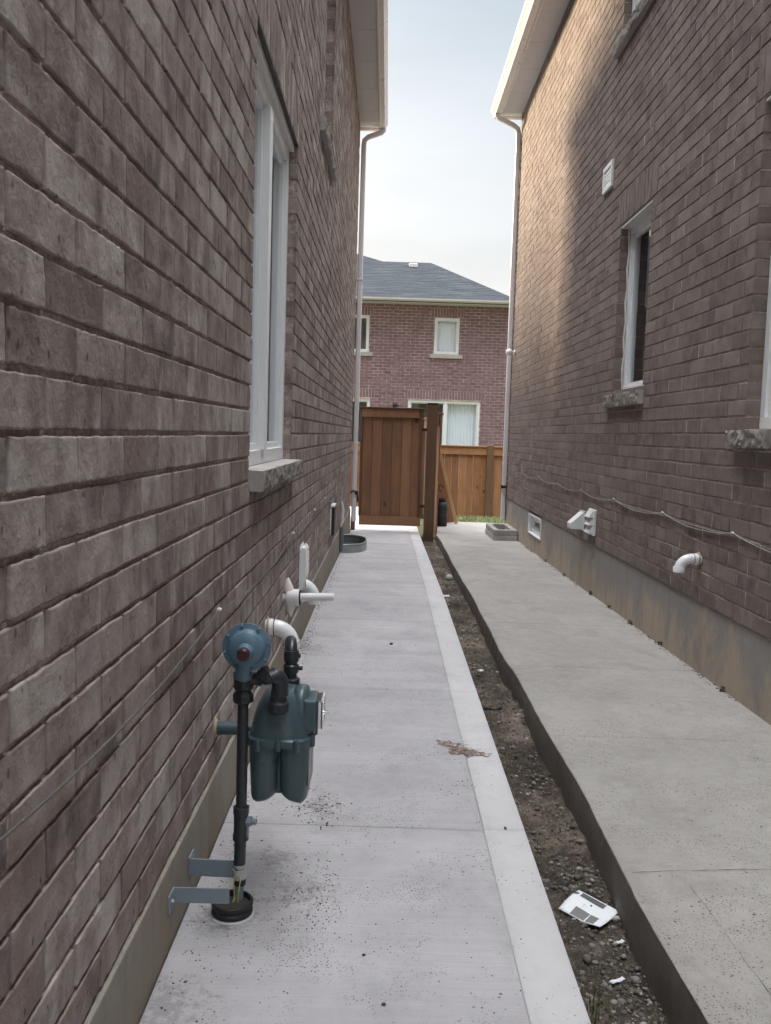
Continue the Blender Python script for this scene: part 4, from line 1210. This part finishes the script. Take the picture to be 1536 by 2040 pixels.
# ------------------------------------------------------------------ gas meter set
G = thing('gas_meter', (-.36, 2.33, 0), 'dark green gas meter on black pipes in front of the left wall', 'gas meter')
xr, yr = -.360, 2.33
mb = MB(); mb.tube([(xr, yr, .20), (xr, yr, .60)], .0145, 18); mb.tube([(xr - .002, yr, .095), (xr, yr, .215)], .016, 18)
mb.build('riser_pipe', M_black, G, smooth=50)
mb = MB(); mb.tube([(xr - .002, yr, -.12), (xr - .002, yr, .095)], .0125, 16); mb.build('grey_sleeve', M_bracket, G, smooth=50)
mb = MB(); mb.tube([(xr - .001, yr, .072), (xr - .003, yr, .10)], .0175, 16); mb.tube([(xr - .001, yr, .103), (xr - .001, yr, .112)], .0170, 12); mb.build('tape_wrap', M_tape, G, smooth=50)
mb = MB(); mb.lathe((xr, yr, .055), (0, 0, 1), [(0, .0155), (.016, .0165), (.018, .0150)], 16); mb.build('pipe_coupling', M_blackm, G, smooth=50)
# plug valve
mb = MB(); mb.lathe((xr, yr, .178), (0, 0, 1), [(0, .017), (.002, .0215), (.016, .0215), (.022, .0195), (.070, .0195), (.076, .0215), (.092, .0215), (.095, .016)], 14)
mb.build('shutoff_valve', M_black, G, smooth=30)
mb = MB(); mb.lathe((xr + .016, yr - .002, .232), (1, -.15, 0), [(0, .014), (.012, .014), (.013, .009), (.026, .008)], 8); mb.box(xr + .017, xr + .021, yr - .012, yr + .006, .19, .222); mb.build('valve_key', M_bracket, G, smooth=30)
# union and tee under the regulator
mb = MB(); mb.lathe((xr, yr, .553), (0, 0, 1), [(0, .020), (.004, .0275), (.022, .0275), (.026, .024), (.034, .020), (.040, .026), (.060, .026), (.064, .022)], 8); mb.build('union_nut', M_black, G, smooth=25)
mb = MB(); mb.lathe((xr, yr, .590), (0, 0, 1), [(0, .022), (.006, .025), (.035, .025), (.040, .0225)], 18)
mb.tube([(xr, yr, .612), (xr + .038, yr, .620)], .0165, 14)
mb.build('pipe_tee', M_black, G, smooth=40)
# regulator
rz = .708; rxx = -.349; ry_ = 2.290
mb = MB()
mb.lathe((rxx, ry_ + .050, rz), (0, -1, 0), [(0, .020), (.004, .045), (.022, .0590), (.030, .0610), (.0305, .0635), (.037, .0635), (.0375, .0605), (.041, .0500), (.050, .0465), (.060, .0440), (.0660, .036), (.070, .022)], 40)
mb.build('diaphragm_case', M_blue, G, smooth=35)
for i in range(8):
    a = 2 * PI * (i + .3) / 8
    mb = MB(); mb.lathe((rxx + .0580 * math.cos(a), ry_ + .012, rz + .0580 * math.sin(a)), (0, -1, 0), [(0, .0045), (.006, .0045), (.007, .003)], 6); mb.build('bolt', M_blue, G)
mb = MB(); mb.lathe((rxx + .001, ry_ - .012, rz - .004), (0, -1, 0), [(0, .024), (.012, .0225), (.020, .019), (.034, .0185)], 24); mb.build('spring_housing', M_blue, G, smooth=35)
mb = MB(); mb.lathe((rxx + .001, ry_ - .046, rz - .004), (0, -1, 0), [(0, .0165), (.006, .016), (.010, .012)], 24); mb.build('red_cap', M_red, G, smooth=35)
mb = MB(); mb.tube([(rxx - .002, ry_ + .005, rz - .008), (xr + .004, yr - .020, .655), (xr, yr - .008, .625)], [.021, .0215, .0225], 18)
mb.lathe((xr, yr - .004, .619), (0, 0, 1), [(0, .026), (.016, .0265), (.020, .021)], 20); mb.build('regulator_body', M_blue, G, smooth=45)
mb = MB(); mb.lathe((xr + .036, yr, .622), (1, 0, 0), [(0, .021), (.012, .023), (.014, .017), (.022, .0165), (.024, .019), (.040, .0155), (.055, .0155)], 14); mb.build('union_nut', M_black, G, smooth=25)
# elbow down to the meter inlet
def bend(pts, r, n=8):
    """round the corners of a polyline"""
    P = [Vector(p) for p in pts]; out = [P[0]]
    for i in range(1, len(P) - 1):
        a = (P[i - 1] - P[i]).normalized(); b = (P[i + 1] - P[i]).normalized()
        s = P[i] + a * r; e = P[i] + b * r
        for k in range(n + 1):
            t = k / n; out.append(s.lerp(P[i], t).lerp(P[i].lerp(e, t), t))
    out.append(P[-1]); return out
mx = -.264; my = 2.335
mb = MB(); mb.tube(bend([(xr + .085, yr, .628), (mx, my, .632), (mx, my, .575)], .030), .0225, 18)
mb.lathe((mx - .052, my, .628), (1, 0, 0), [(0, .0235), (.018, .0265), (.02, .0225)], 16)
mb.build('inlet_elbow', M_black, G, smooth=45)
mb = MB(); mb.lathe((mx - .004, my, .528), (0, 0, 1), [(0, .024), (.006, .0285), (.028, .0285), (.032, .0215), (.06, .0205)], 12); mb.build('inlet_collar', M_black, G, smooth=25)
# outlet: rises behind and turns down to the wall
ox, oy = -.250, 2.475
mb = MB(); mb.tube(bend([(ox, oy, .555), (ox, oy, .672), (ox - .012, oy + .085, .676), (ox - .012, oy + .10, .40), (ox - .03, oy + .10, .343), (ox - .06, oy + .27, .343), (XL + .10, oy + .27, .343)], .036), .0165, 16)
mb.lathe((ox, oy, .632), (0, 0, 1), [(0, .0205), (.020, .0215), (.030, .020)], 16)
mb.lathe((ox, oy, .600), (0, 0, 1), [(0, .0205), (.020, .0220), (.024, .018)], 16)
mb.lathe((ox, oy, .556), (0, 0, 1), [(0, .022), (.003, .0260), (.026, .0260), (.03, .02)], 10)
mb.tube([(ox + .012, oy, .612), (ox + .032, oy, .612)], .006, 8); mb.tube([(ox + .012, oy, .648), (ox + .026, oy, .648)], .006, 8)
mb.build('outlet_pipe', M_black, G, smooth=40)
mb = MB(); mb.tube([(XL - .02, oy + .27, .343), (XL + .14, oy + .27, .343)], .021, 16); mb.build('wall_pipe', M_green, G, smooth=45)
mb = MB(); mb.lathe((XL - .004, oy + .27, .345), (1, 0, 0), [(0, .034), (.006, .028), (.012, .023)], 12); mb.build('wall_sealant', M_foam, G, smooth=60)
# meter body
cx, cy = -.2655, 2.42
def sup(cx, cy, rx, ry, z, e=3.0, n=48, tilt=0, groove=0):
    out = []
    for i in range(n):
        a = 2 * PI * i / n; c_, s_ = math.cos(a), math.sin(a)
        rr = (abs(c_) ** e + abs(s_) ** e) ** (-1 / e)
        x, y = rx * c_ * rr, ry * s_ * rr
        if groove: y *= 1 - groove * math.exp(-(x / (rx * .17)) ** 2)
        out.append((cx + x, cy + y, z + tilt * x))
    return out
# upper casting
mb = MB()
up = []
for z, fx, fy, e in ((.432, .0865, .096, 3.6), (.440, .0885, .099, 3.6), (.452, .0885, .099, 3.6), (.456, .0820, .092, 3.4), (.475, .0790, .090, 3.2), (.500, .0745, .088, 3.0), (.525, .0670, .086, 2.8), (.548, .0560, .082, 2.6), (.564, .0440, .077, 2.5), (.572, .0330, .070, 2.4), (.575, .015, .05, 2.2)):
    up.append(sup(cx, cy, fx, fy, z, e))
loft(mb, up); mb.build('upper_case', M_green, G, smooth=50)
mb = MB()   # shoulder bulge carrying the index
loft(mb, [sup(cx + .052, cy - .005, a, b, z, 2.6) for z, a, b in ((.455, .030, .060), (.50, .030, .062), (.545, .027, .058), (.572, .020, .046), (.580, .008, .02))]); mb.build('shoulder', M_green, G, smooth=50)
# two diaphragm lobes, each tapering to a rounded foot
for sg in (-1, 1):
    mb = MB(); secs = []
    for t in [i / 20 for i in range(21)]:
        q = max(0.0, (t - .80) / .20)
        k = math.sqrt(max(0.0, 1 - q ** 2.2))
        rx = .0445 * (1 - .16 * t ** 1.5) * (.10 + .90 * k); ry = .087 * (1 - .05 * t) * (.35 + .65 * k)
        secs.append(sup(cx + sg * (.0410 - .003 * t + .006 * q), cy, rx, ry, .440 - .172 * t, 3.0, tilt=-.30 * sg * t ** 3))
    loft(mb, secs); mb.build('diaphragm_lobe', M_green, G, smooth=50)
mb = MB(); mb.box(cx - .03, cx + .03, cy - .055, cy + .055, .292, .44); mb.build('centre_web', M_green, G, bevel=.01)
# flange bolts
for (bx, by) in [(-.055, -.101), (.0, -.101), (.05, -.101), (-.089, 0), (.089, .05), (.089, -.05), (-.055, .101), (.05, .101), (-.089, -.055)]:
    mb = MB(); mb.lathe((cx + bx * .97, cy + by * .97, .426), (0, 0, 1), [(0, .007), (.004, .0085), (.030, .0085), (.034, .006)], 8); mb.build('flange_bolt', M_green, G, smooth=30)
# side panel on the +X face (name plate) and index box
mb = MB(); mb.box(cx + .078, cx + .0835, cy - .055, cy + .055, .315, .425); mb.build('name_plate', M_tape, G, bevel=.003)
mb = MB(); mb.box(cx + .060, cx + .098, cy - .062, cy + .040, .470, .556); mb.build('index_box', M_green, G, bevel=.008, seg=3)
mb = MB(); mb.box(cx + .098, cx + .113, cy - .056, cy + .034, .476, .552); mb.build('index_cover', M_chrome, G, bevel=.004)
mb = MB(); mb.tube([(cx + .1125, cy - .058, .478), (cx + .1125, cy - .058, .550), (cx + .1125, cy + .036, .550), (cx + .1125, cy + .036, .478), (cx + .1125, cy - .058, .478)], .0022, 6)
mb.lathe((cx + .112, cy - .05, .545), (1, 0, 0), [(0, .005), (.008, .005)], 8); mb.lathe((cx + .112, cy - .03, .515), (1, 0, 0), [(0, .006), (.016, .006), (.017, .004)], 10); mb.build('cover_frame', M_chrome, G, smooth=30)
# two flat steel brackets bolted to the foundation
for (yb, za, zb2, x1) in ((2.345, .066, .114, -.376), (2.170, .084, .124, -.362)):
    mb = MB(); xa = XL + .008
    mb.prism([(xa + .002, yb), (x1, yb + (-.004 if yb > yr else .002)), (x1, yb + (.0 if yb > yr else .006)), (xa + .006, yb + .004)], za, zb2, lambda a, b, d: (a, b, d))
    s_ = 1 if yb > yr else -1
    mb.box(xa, xa + .004, yb, yb + s_ * .055, za - .003, zb2 + .003)
    bo = mb.build('wall_bracket', M_bracket, G, bevel=.001)
    mb = MB(); mb.lathe((xa + .004, yb + s_ * .03, (za + zb2) / 2), (1, 0, 0), [(0, .006), (.006, .006)], 6); mb.build('anchor_bolt', M_galv, bo)
# tracer wires
mb = MB()
mb.tube([(xr - .004, yr - .018, -.03), (xr - .010, yr - .02, .02), (xr - .014, yr - .02, .060), (xr - .012, yr - .018, .085), (xr - .004, yr - .018, .092)], .0016, 6)
mb.tube([(xr + .002, yr - .018, -.04), (xr - .002, yr - .02, .03), (xr + .004, yr - .019, .075), (xr + .002, yr - .017, .085)], .0016, 6)
mb.tube([(xr - .010, yr - .02, .03), (xr - .020, yr - .025, .00), (xr - .018, yr - .05, -.01)], .0016, 6)
mb.build('tracer_wire', M_yellow, G, smooth=60)
# black sleeve cast into the path round the riser
zc_ = zl(2.3)
mb = MB(); mb.lathe((xr - .014, yr - .034, zc_ - .02), (0, 0, 1), [(.0, .050), (.024, .050), (.028, .054), (.036, .054), (.040, .051), (.046, .051), (.050, .055), (.058, .055), (.060, .053), (.060, .048), (-.08, .046)], 36, cap=False)
t2 = tag(mb.build('pipe_sleeve', M_blackm, None, smooth=35), 'short black plastic collar round the foot of the gas riser', 'collar')
mb = MB(); mb.lathe((xr - .014, yr - .034, zc_ + .0015), (0, 0, 1), [(0, .0585), (.003, .0565), (.003, .050)], 36, cap=False); mb.build('mortar_ring', M_conB, t2, smooth=60)
mb = MB(); mb.lathe((xr - .014, yr - .034, zc_ - .09), (0, 0, 1), [(0, .049), (.115, .049)], 24); mb.build('soil_fill', M_crack, t2)

# ------------------------------------------------------------------ litter in the soil strip
M_paper = painted('paper_white', (.74, .78, .80), .6, .1, (.45, .42, .38)); M_print1 = mat('print_dark', (.09, .10, .11), .5); M_print2 = mat('print_grey', (.17, .17, .17), .5)
cs = [Vector((.570, 2.668, 0)), Vector((.655, 2.775, 0)), Vector((.752, 2.650, 0)), Vector((.668, 2.545, 0))]
def sheet(corners, nu, nv, zf, th=.0006):
    return None
mb = MB(); nu = nv = 14
def pz(u, v): return -.168 + .010 * math.sin(u * PI * .8) - .010 * v * math.sin(u * PI) + .016 * max(0, v - .6) * (1 - u) * 2
def pp(u, v, lift=0):
    a = cs[0].lerp(cs[1], u); b = cs[3].lerp(cs[2], u); p = a.lerp(b, v); return (p.x, p.y, pz(u, v) + lift)
P = [pp(i / nu, j / nv) for i in range(nu + 1) for j in range(nv + 1)]
fs = [(i * (nv + 1) + j, (i + 1) * (nv + 1) + j, (i + 1) * (nv + 1) + j + 1, i * (nv + 1) + j + 1) for i in range(nu) for j in range(nv)]
mb.add(P, fs); pap = mb.build('paper_sheet', M_paper, None, smooth=60, fixn=False)
sm = pap.modifiers.new('thick', 'SOLIDIFY'); sm.thickness = .0012
tag(pap, 'curled white printed sheet with two dark rectangles lying in the soil strip', 'paper')
for (u0, u1, v0, v1, mm) in ((.76, .96, .14, .72, M_print1), (.03, .36, .26, .82, M_print2)):
    mb = MB(); k = 8; P = [pp(u0 + (u1 - u0) * i / k, v0 + (v1 - v0) * j / k, .0014) for i in range(k + 1) for j in range(k + 1)]
    mb.add(P, [(i * (k + 1) + j, (i + 1) * (k + 1) + j, (i + 1) * (k + 1) + j + 1, i * (k + 1) + j + 1) for i in range(k) for j in range(k)]); mb.build('printed_panel', mm, pap, fixn=False)
def scrap(x, y, a, l, w_, m, name, label, cat, th=.0012, curl=.0015):
    mb = MB(); z = float(dirt_h(np.array(x), np.array(y))) + .010; k = 6; P = []
    for i in range(k + 1):
        for j in (0, 1):
            u = (i / k - .5) * l; v_ = (j - .5) * w_ * (1 + .15 * math.sin(i * 2.1))
            P.append((x + u * math.cos(a) - v_ * math.sin(a), y + u * math.sin(a) + v_ * math.cos(a), z + curl * math.sin(i * 1.3)))
    mb.add(P, [(2 * i, 2 * i + 1, 2 * i + 3, 2 * i + 2) for i in range(k)])
    o = mb.build(name, m, None, smooth=60); s = o.modifiers.new('thick', 'SOLIDIFY'); s.thickness = th
    return tag(o, label, cat)
scrap(.712, 2.485, .5, .026, .012, M_paper, 'paper_scrap', 'tiny white scrap lying below the printed sheet', 'paper scrap')
scrap(.668, 2.335, .5, .046, .013, M_paper, 'paper_scrap', 'narrow white strip nearest the camera in the soil strip', 'paper scrap')
scrap(.585, 8.35, .1, .075, .06, M_paper, 'paper_scrap', 'pale rectangular scrap far along the soil strip near the gate', 'paper scrap', .006)
scrap(.625, 5.55, .8, .035, .03, M_paper, 'paper_scrap', 'small white scrap halfway along the soil strip', 'paper scrap', .006)
mb = MB(); mb.lathe((.665, 9.1, -.20), (0, 0, 1), [(0, .01), (.01, .032), (.035, .042), (.06, .03), (.07, .008)], 14)
tag(mb.build('white_stone', painted('pale_stone', (.45, .44, .42), .8, .3), None, smooth=60), 'round pale stone in the soil strip by the sidewalk edge', 'stone')
for (x, y, s, lab) in ((.520, 2.83, .030, 'grey flat stone against the path border beside the printed sheet'), (.690, 2.80, .014, 'light oval pebble just beyond the printed sheet'), (.60, 1.86, .040, 'brown flat stone at the bottom edge of the soil strip')):
    o = stones('stone', [(x, y, float(dirt_h(np.array(x), np.array(y))) + s * .25, s, .72 if s != .04 else .5)], M_grav)
    b = o.modifiers.new('sub', 'SUBSURF'); b.levels = 2; b.render_levels = 2
    tag(o, lab, 'stone')
scrap(.60, 4.72, .15, .10, .03, M_blackm, 'bark_piece', 'dark curved scrap lying across the middle of the soil strip', 'debris', .012, .006)

# ------------------------------------------------------------------ gate, posts and fences
YG = 13.02
Gt = thing('wooden_gate', (.07, YG, -.15), 'closed brown stained wooden gate at the end of the path', 'gate')
fnG = lambda a, b, d: (a, YG + d, b)
gx0, gx1, gz0, gz1 = -.385, .505, -.045, 1.655
rects = []; k = 6; bwid = (gx1 - gx0 - .04) / k
for i in range(k):
    a = gx0 + .02 + i * bwid; rects.append((a + .002, a + bwid - .002, gz0 + .03, gz1 - .02, (.020 if i % 2 else .026), .040))
rects.append((gx0 + .01, gx1 - .02, gz0 + .02, gz1 - .03, .041, .050))
boards('gate_boards', rects, M_woodG, Gt, fnG, seed=3)
vary(MB().prism([(gx0 + .005, gz1 - .145), (gx1 - .06, gz1 - .145), (gx1 - .06, gz1 - .025), (gx0 + .005, gz1 - .025)], -.012, .019, fnG).build('top_rail', M_woodG, Gt, bevel=.004), 5)
vary(MB().prism([(gx0, gz0), (gx1, gz0), (gx1, gz0 + .13), (gx0, gz0 + .13)], -.012, .019, fnG).build('bottom_rail', M_woodG, Gt, bevel=.004), 6)
vary(MB().prism([(gx0 - .01, gz1 - .024), (gx1, gz1 - .024), (gx1, gz1), (gx0 - .01, gz1)], -.03, .055, fnG).build('cap_rail', M_woodP, Gt, bevel=.004), 7)
vary(MB().prism([(gx1 - .045, gz0 + .13), (gx1, gz0 + .13), (gx1, gz1 - .025), (gx1 - .045, gz1 - .025)], -.014, .045, fnG).build('stile', M_woodP, Gt, bevel=.004), 8)
vary(MB().prism([(gx0 - .012, gz0 + .13), (gx0 + .018, gz0 + .13), (gx0 + .018, gz1 - .025), (gx0 - .012, gz1 - .025)], -.008, .045, fnG).build('stile', M_woodP, Gt, bevel=.004), 9)
for z in (.25, 1.35):
    mb = MB(); mb.box(gx1 - .02, gx1 + .05, YG - .019, YG - .015, z - .02, z + .02); mb.build('hinge', M_blackm, Gt)
P1 = thing('gate_post', (.63, YG, -.3), 'square brown gate post with a black cap between path and sidewalk', 'post')
vary(MB().box(.553, .700, YG - .06, YG + .085, -.40, 1.715).build('post', M_woodP, P1, bevel=.006), 11)
MB().box(.548, .705, YG - .065, YG + .09, 1.715, 1.732).build('post_cap', M_blackm, P1, bevel=.003)

def fence(name, x0, x1, y, z0, z1, label, posts, seed, ybase=None, along='x', px=0):
    M_woodF = globals()['M_woodF'] if along == 'x' else M_woodG
    t_ = thing(name, ((x0 + x1) / 2, y, z0), label, 'fence')
    fn = (lambda a, b, d: (a, y + d, b)) if along == 'x' else (lambda a, b, d: (px + d, a, b))
    rects = []; a = x0; i = 0; r = random.Random(seed)
    while a < x1 - .02:
        b = min(a + .158, x1); o_ = 0 if i % 2 else .006
        rects.append((a + .0015, b - .0015, z0 + .02 + r.random() * .01, z1 - .05, .0 + o_, .018 + o_)); a = b; i += 1
    boards('fence_boards', rects, M_woodF, t_, fn, seed=seed)
    vary(MB().prism([(x0, z1 - .20), (x1, z1 - .20), (x1, z1 - .03), (x0, z1 - .03)], -.032, -.002, fn).build('top_rail', M_woodF, t_, bevel=.004), seed + 1)
    vary(MB().prism([(x0, z1 - .03), (x1, z1 - .03), (x1, z1), (x0, z1)], -.055, .06, fn).build('cap_rail', M_woodF, t_, bevel=.004), seed + 2)
    vary(MB().prism([(x0, z0 + .03), (x1, z0 + .03), (x1, z0 + .13), (x0, z0 + .13)], .028, .06, fn).build('bottom_rail', M_woodF, t_, bevel=.004), seed + 3)
    for j, p in enumerate(posts):
        o = vary(MB().prism([(p - .075, z0 - .2), (p + .075, z0 - .2), (p + .075, z1 + .02), (p - .075, z1 + .02)], -.075, .065, fn).build('fence_post', M_woodP, t_, bevel=.006), seed + 5 + j)
    return t_
fence('wooden_fence', -9, 9, 20.0, -.53, 1.075, 'orange-brown board fence across the back of the yards', (-7.6, -5.2, -2.75, -.15, 2.27, 4.75, 7.2), 21)
fence('wooden_fence', 13.14, 19.85, 0, -.30, 1.60, 'side fence running back from the gate post between the two yards', (15.5, 17.9), 41, along='y', px=.738)
# short fence stub from the gate's latch side to the left house
P2 = thing('gate_post', (-.455, YG, -.2), 'thin brown wooden post between the left downpipe and gate', 'post')
vary(MB().box(-.505, -.440, YG + .02, YG + .09, -.3, .05).build('post', M_woodP, P2, bevel=.004), 12)

t_ = thing('gas_cylinder', (.91, 14.5, -.2), 'small black gas cylinder standing behind the gate post', 'gas cylinder')
mb = MB(); mb.lathe((.905, 14.5, zr(14.5)), (0, 0, 1), [(0, .080), (.01, .088), (.04, .088), (.05, .093), (.14, .095), (.145, .099), (.155, .099), (.16, .095), (.30, .095), (.36, .082), (.395, .05), (.40, .02)], 28); mb.build('tank', M_blackm, t_, smooth=40)
mb = MB(); mb.lathe((.905, 14.5, zr(14.5) + .37), (0, 0, 1), [(0, .058), (.07, .060), (.075, .055), (.005, .053)], 20, cap=False); mb.tube([(.905, 14.5, zr(14.5) + .39), (.905, 14.5, zr(14.5) + .46)], .018, 10); mb.build('valve_guard', M_blackm, t_, smooth=40)
mb = MB(); pts = [(.875 + .035 * math.cos(a), 14.45, .44 + .05 * math.sin(a)) for a in np.linspace(0, 5.2, 18)]; mb.tube(pts, .008, 6)
tag(mb.build('hose_loop', M_blackm, None, smooth=60), 'small black hose loop above the gas cylinder', 'hose')
def plank(name, p0, p1, wd, th, m, label, cat, seed, wdir=(1, 0, 0)):
    p0, p1 = Vector(p0), Vector(p1); t = (p1 - p0).normalized(); s = Vector(wdir); s = (s - t * s.dot(t)).normalized(); n_ = t.cross(s)
    mb = MB(); vs = []
    for q in (p0, p1):
        for a, b in ((-1, -1), (1, -1), (1, 1), (-1, 1)): vs.append(q + s * a * wd / 2 + n_ * b * th / 2)
    mb.add(vs, [(3, 2, 1, 0), (4, 5, 6, 7), (0, 1, 5, 4), (1, 2, 6, 5), (2, 3, 7, 6), (3, 0, 4, 7)])
    o = mb.build(name, m, None, bevel=.003); vary(o, seed); return tag(o, label, cat)
plank('lumber_stick', (1.185, 15.0, -.18), (.845, 15.0, 1.08), .055, .03, M_woodL, 'long pale stick of fresh lumber leaning against the side fence', 'lumber', 3)
plank('wood_plank', (1.10, 15.25, -.19), (.835, 15.25, .86), .17, .03, M_woodG, 'wide dark brown board leaning behind the pale stick', 'board', 5)

# ------------------------------------------------------------------ house across the back yards
HB = thing('brick_house', (-2.5, 30, -.55), 'two-storey reddish brick house beyond the back fence with grey hip roof', 'house')
YB = 27.0
cB = .0888
fnB = lambda u, v, w: (u, YB - w, v)
Wm = (1.27, 2.02, 3.66, 4.735)
Wl = (-1.75, -.64, 3.66, 4.755)
Dr = (.555, 2.715, -.3, 2.32)
Wll = (-1.75, -.56, .55, 2.30)
vB0 = -.5
rowsB = int((5.12 - vB0) / cB) + 1
snapB = lambda v: vB0 + round((v - vB0) / cB) * cB
sold = [(Dr[0] - .09, Dr[1] + .10, snapB(Dr[3]), snapB(Dr[3]) + 3 * cB), (Wll[0] - .09, Wll[1] + .12, snapB(Wll[3]), snapB(Wll[3]) + 3 * cB), (Wm[0] - .10, Wm[1] + .10, snapB(Wm[3]), snapB(Wm[3]) + 3 * cB), (Wl[0] - .1, Wl[1] + .1, snapB(Wl[3]), snapB(Wl[3]) + 3 * cB)]
brick_mesh('brick_wall', (0, YB, 0), (1, 0, 0), (0, 0, 1), (0, -1, 0), -7.1, 3.52, vB0, rowsB, [Wm, Wl, Dr, Wll], .05, sold, M_brickB, HB, course=cB, seed=31, gap=.014)
brick_mesh('brick_wall', (3.52, YB, 0), (0, 1, 0), (0, 0, 1), (1, 0, 0), .012, 8, vB0, rowsB, [], .05, [], M_brickB, HB, course=cB, seed=32, gap=.014)
MB().box(-7.1, 3.4, YB + 1.0, YB + 8, -.7, 5.3).build('wall_core', M_room, HB)
for (a, b, c) in ((Wm[0] - .12, Wm[1] + .11, Wm[2]), (Wl[0] - .12, Wl[1] + .12, Wl[2])):
    MB().box(a, b, YB - .05, YB + .05, c - .11, c - .005).build('window_sill', M_sill, HB, bevel=.008)
window(HB, fnB, *Wm, -.03, curtain=(Wm[0], Wm[1], 'flat'), fr=.065, room=M_room)
window(HB, fnB, *Wl, -.03, fr=.065, room=M_room)
window(HB, fnB, *Wll, -.03, curtain=(Wll[0], -1.1, 'flat'), fr=.065, room=M_room)
pd = window(HB, fnB, *Dr, -.03, split=1.68, curtain=(1.72, 2.66, 'pleat'), fr=.075, room=M_room, mull=.08)
# wall lantern by the patio door
mb = MB(); mb.lathe((.185, YB - .10, 2.02), (0, 0, 1), [(0, .045), (.02, .065), (.12, .075), (.125, .09), (.16, .045), (.18, .015), (.20, .012)], 10); mb.box(.17, .20, YB - .1, YB, 2.02, 2.05)
tag(mb.build('wall_lantern', M_blackm, None, smooth=30), 'black wall lantern peeking above the gate on the far house', 'lantern')
# unseen gabled block left of the far house, added to shade the right wall
mb = MB(); mb.prism([(-7.1, -.7), (-7.1, 5.5), (-10.6, 9.4), (-14.1, 5.5), (-14.1, -.7)], YB - .6, YB + 9, lambda a, b, d: (a, d, b)); mb.build('shadow_gable', M_brickB, HB)
# roof
ey = YB - .42; ez = 5.20
def rz_(y): return ez + .52 * (y - ey)
A = (-.25, 29.6, rz_(29.6)); Bp = (1.27, 29.6, rz_(29.6)); Cn = (3.78, ey, ez); Top = (-5.0, 33.2, rz_(33.2)); TL = (-7.2, 33.2, rz_(33.2))
mb = MB()
V_ = [(-7.2, ey, ez), Cn, Bp, A, Top, TL, (3.78, 35.2, ez), (-7.2, 35.2, ez), (-.25, 33, rz_(29.6) - .3)]
mb.add(V_, [(0, 1, 2, 3, 4, 5), (1, 6, 2), (2, 6, 8, 3), (3, 8, 4), (8, 6, 7, 5, 4), (0, 5, 7)])
rf = mb.build('roof', M_shing, HB, fixn=False)
# raised course lines so that the slope reads as shingles
mb = MB(); 
yy = ey
while yy < 33.1:
    z = rz_(yy); t = (yy - ey)
    xl_ = -7.2; 
    dx_ = ((Bp[0] - Cn[0]) / (29.6 - ey) if yy <= 29.6 else (Top[0] - A[0]) / 3.6) * .135
    if yy <= 29.6: xr_ = Cn[0] + (Bp[0] - Cn[0]) * (yy - ey) / (29.6 - ey)
    else: xr_ = A[0] + (Top[0] - A[0]) * (yy - 29.6) / (33.2 - 29.6)
    mb.add([(xl_, yy, z + .007), (xr_ - .02, yy, z + .007), (xr_ - .02 + dx_, yy + .135, z + .135 * .52 + .003), (xl_, yy + .135, z + .135 * .52 + .003), (xl_, yy, z), (xr_ - .02, yy, z)], [(0, 1, 2, 3), (0, 4, 5, 1)])
    yy += .14
mb.build('shingle_courses', M_shing, rf, fixn=False)
mb = MB(); mb.prism([(0, .02), (.09, .02), (.11, .06), (.11, .10), (0, .10)], -7.2, 3.80, lambda a, b, d: (d, ey - a, ez - .10 + b)); mb.build('gutter', painted('gutter_beige', (.50, .47, .43), .5, .1), HB, smooth=25)
MB().box(-7.2, 3.78, ey, YB + .05, ez - .115, ez - .10).build('soffit', M_soffit, HB)
MB().box(3.50, 3.78, ey, YB + 8, ez - .115, ez - .10).build('soffit', M_soffit, HB)
mb = MB(); vy = 29.15; mb.box(.50, .78, vy, vy + .28, rz_(vy) + .02, rz_(vy) + .15); mb.build('roof_vent', M_trim, rf, bevel=.02)

# ------------------------------------------------------------------ groups of like things
GR = {'pvc_elbow': 'white plastic elbow pipes through the walls', 'gate_post': 'posts beside the gate', 'wooden_fence': 'board fences of the back yards',
      'brick_house': 'two-storey brick houses', 'stone': 'stones lying in the soil strip', 'paper_scrap': 'white scraps lying in the soil strip', 'wall_cable': 'cables clipped along the walls'}
for o in list(bpy.data.objects):
    if o.parent is None and o.name.split('.')[0] in GR: o['group'] = GR[o.name.split('.')[0]]
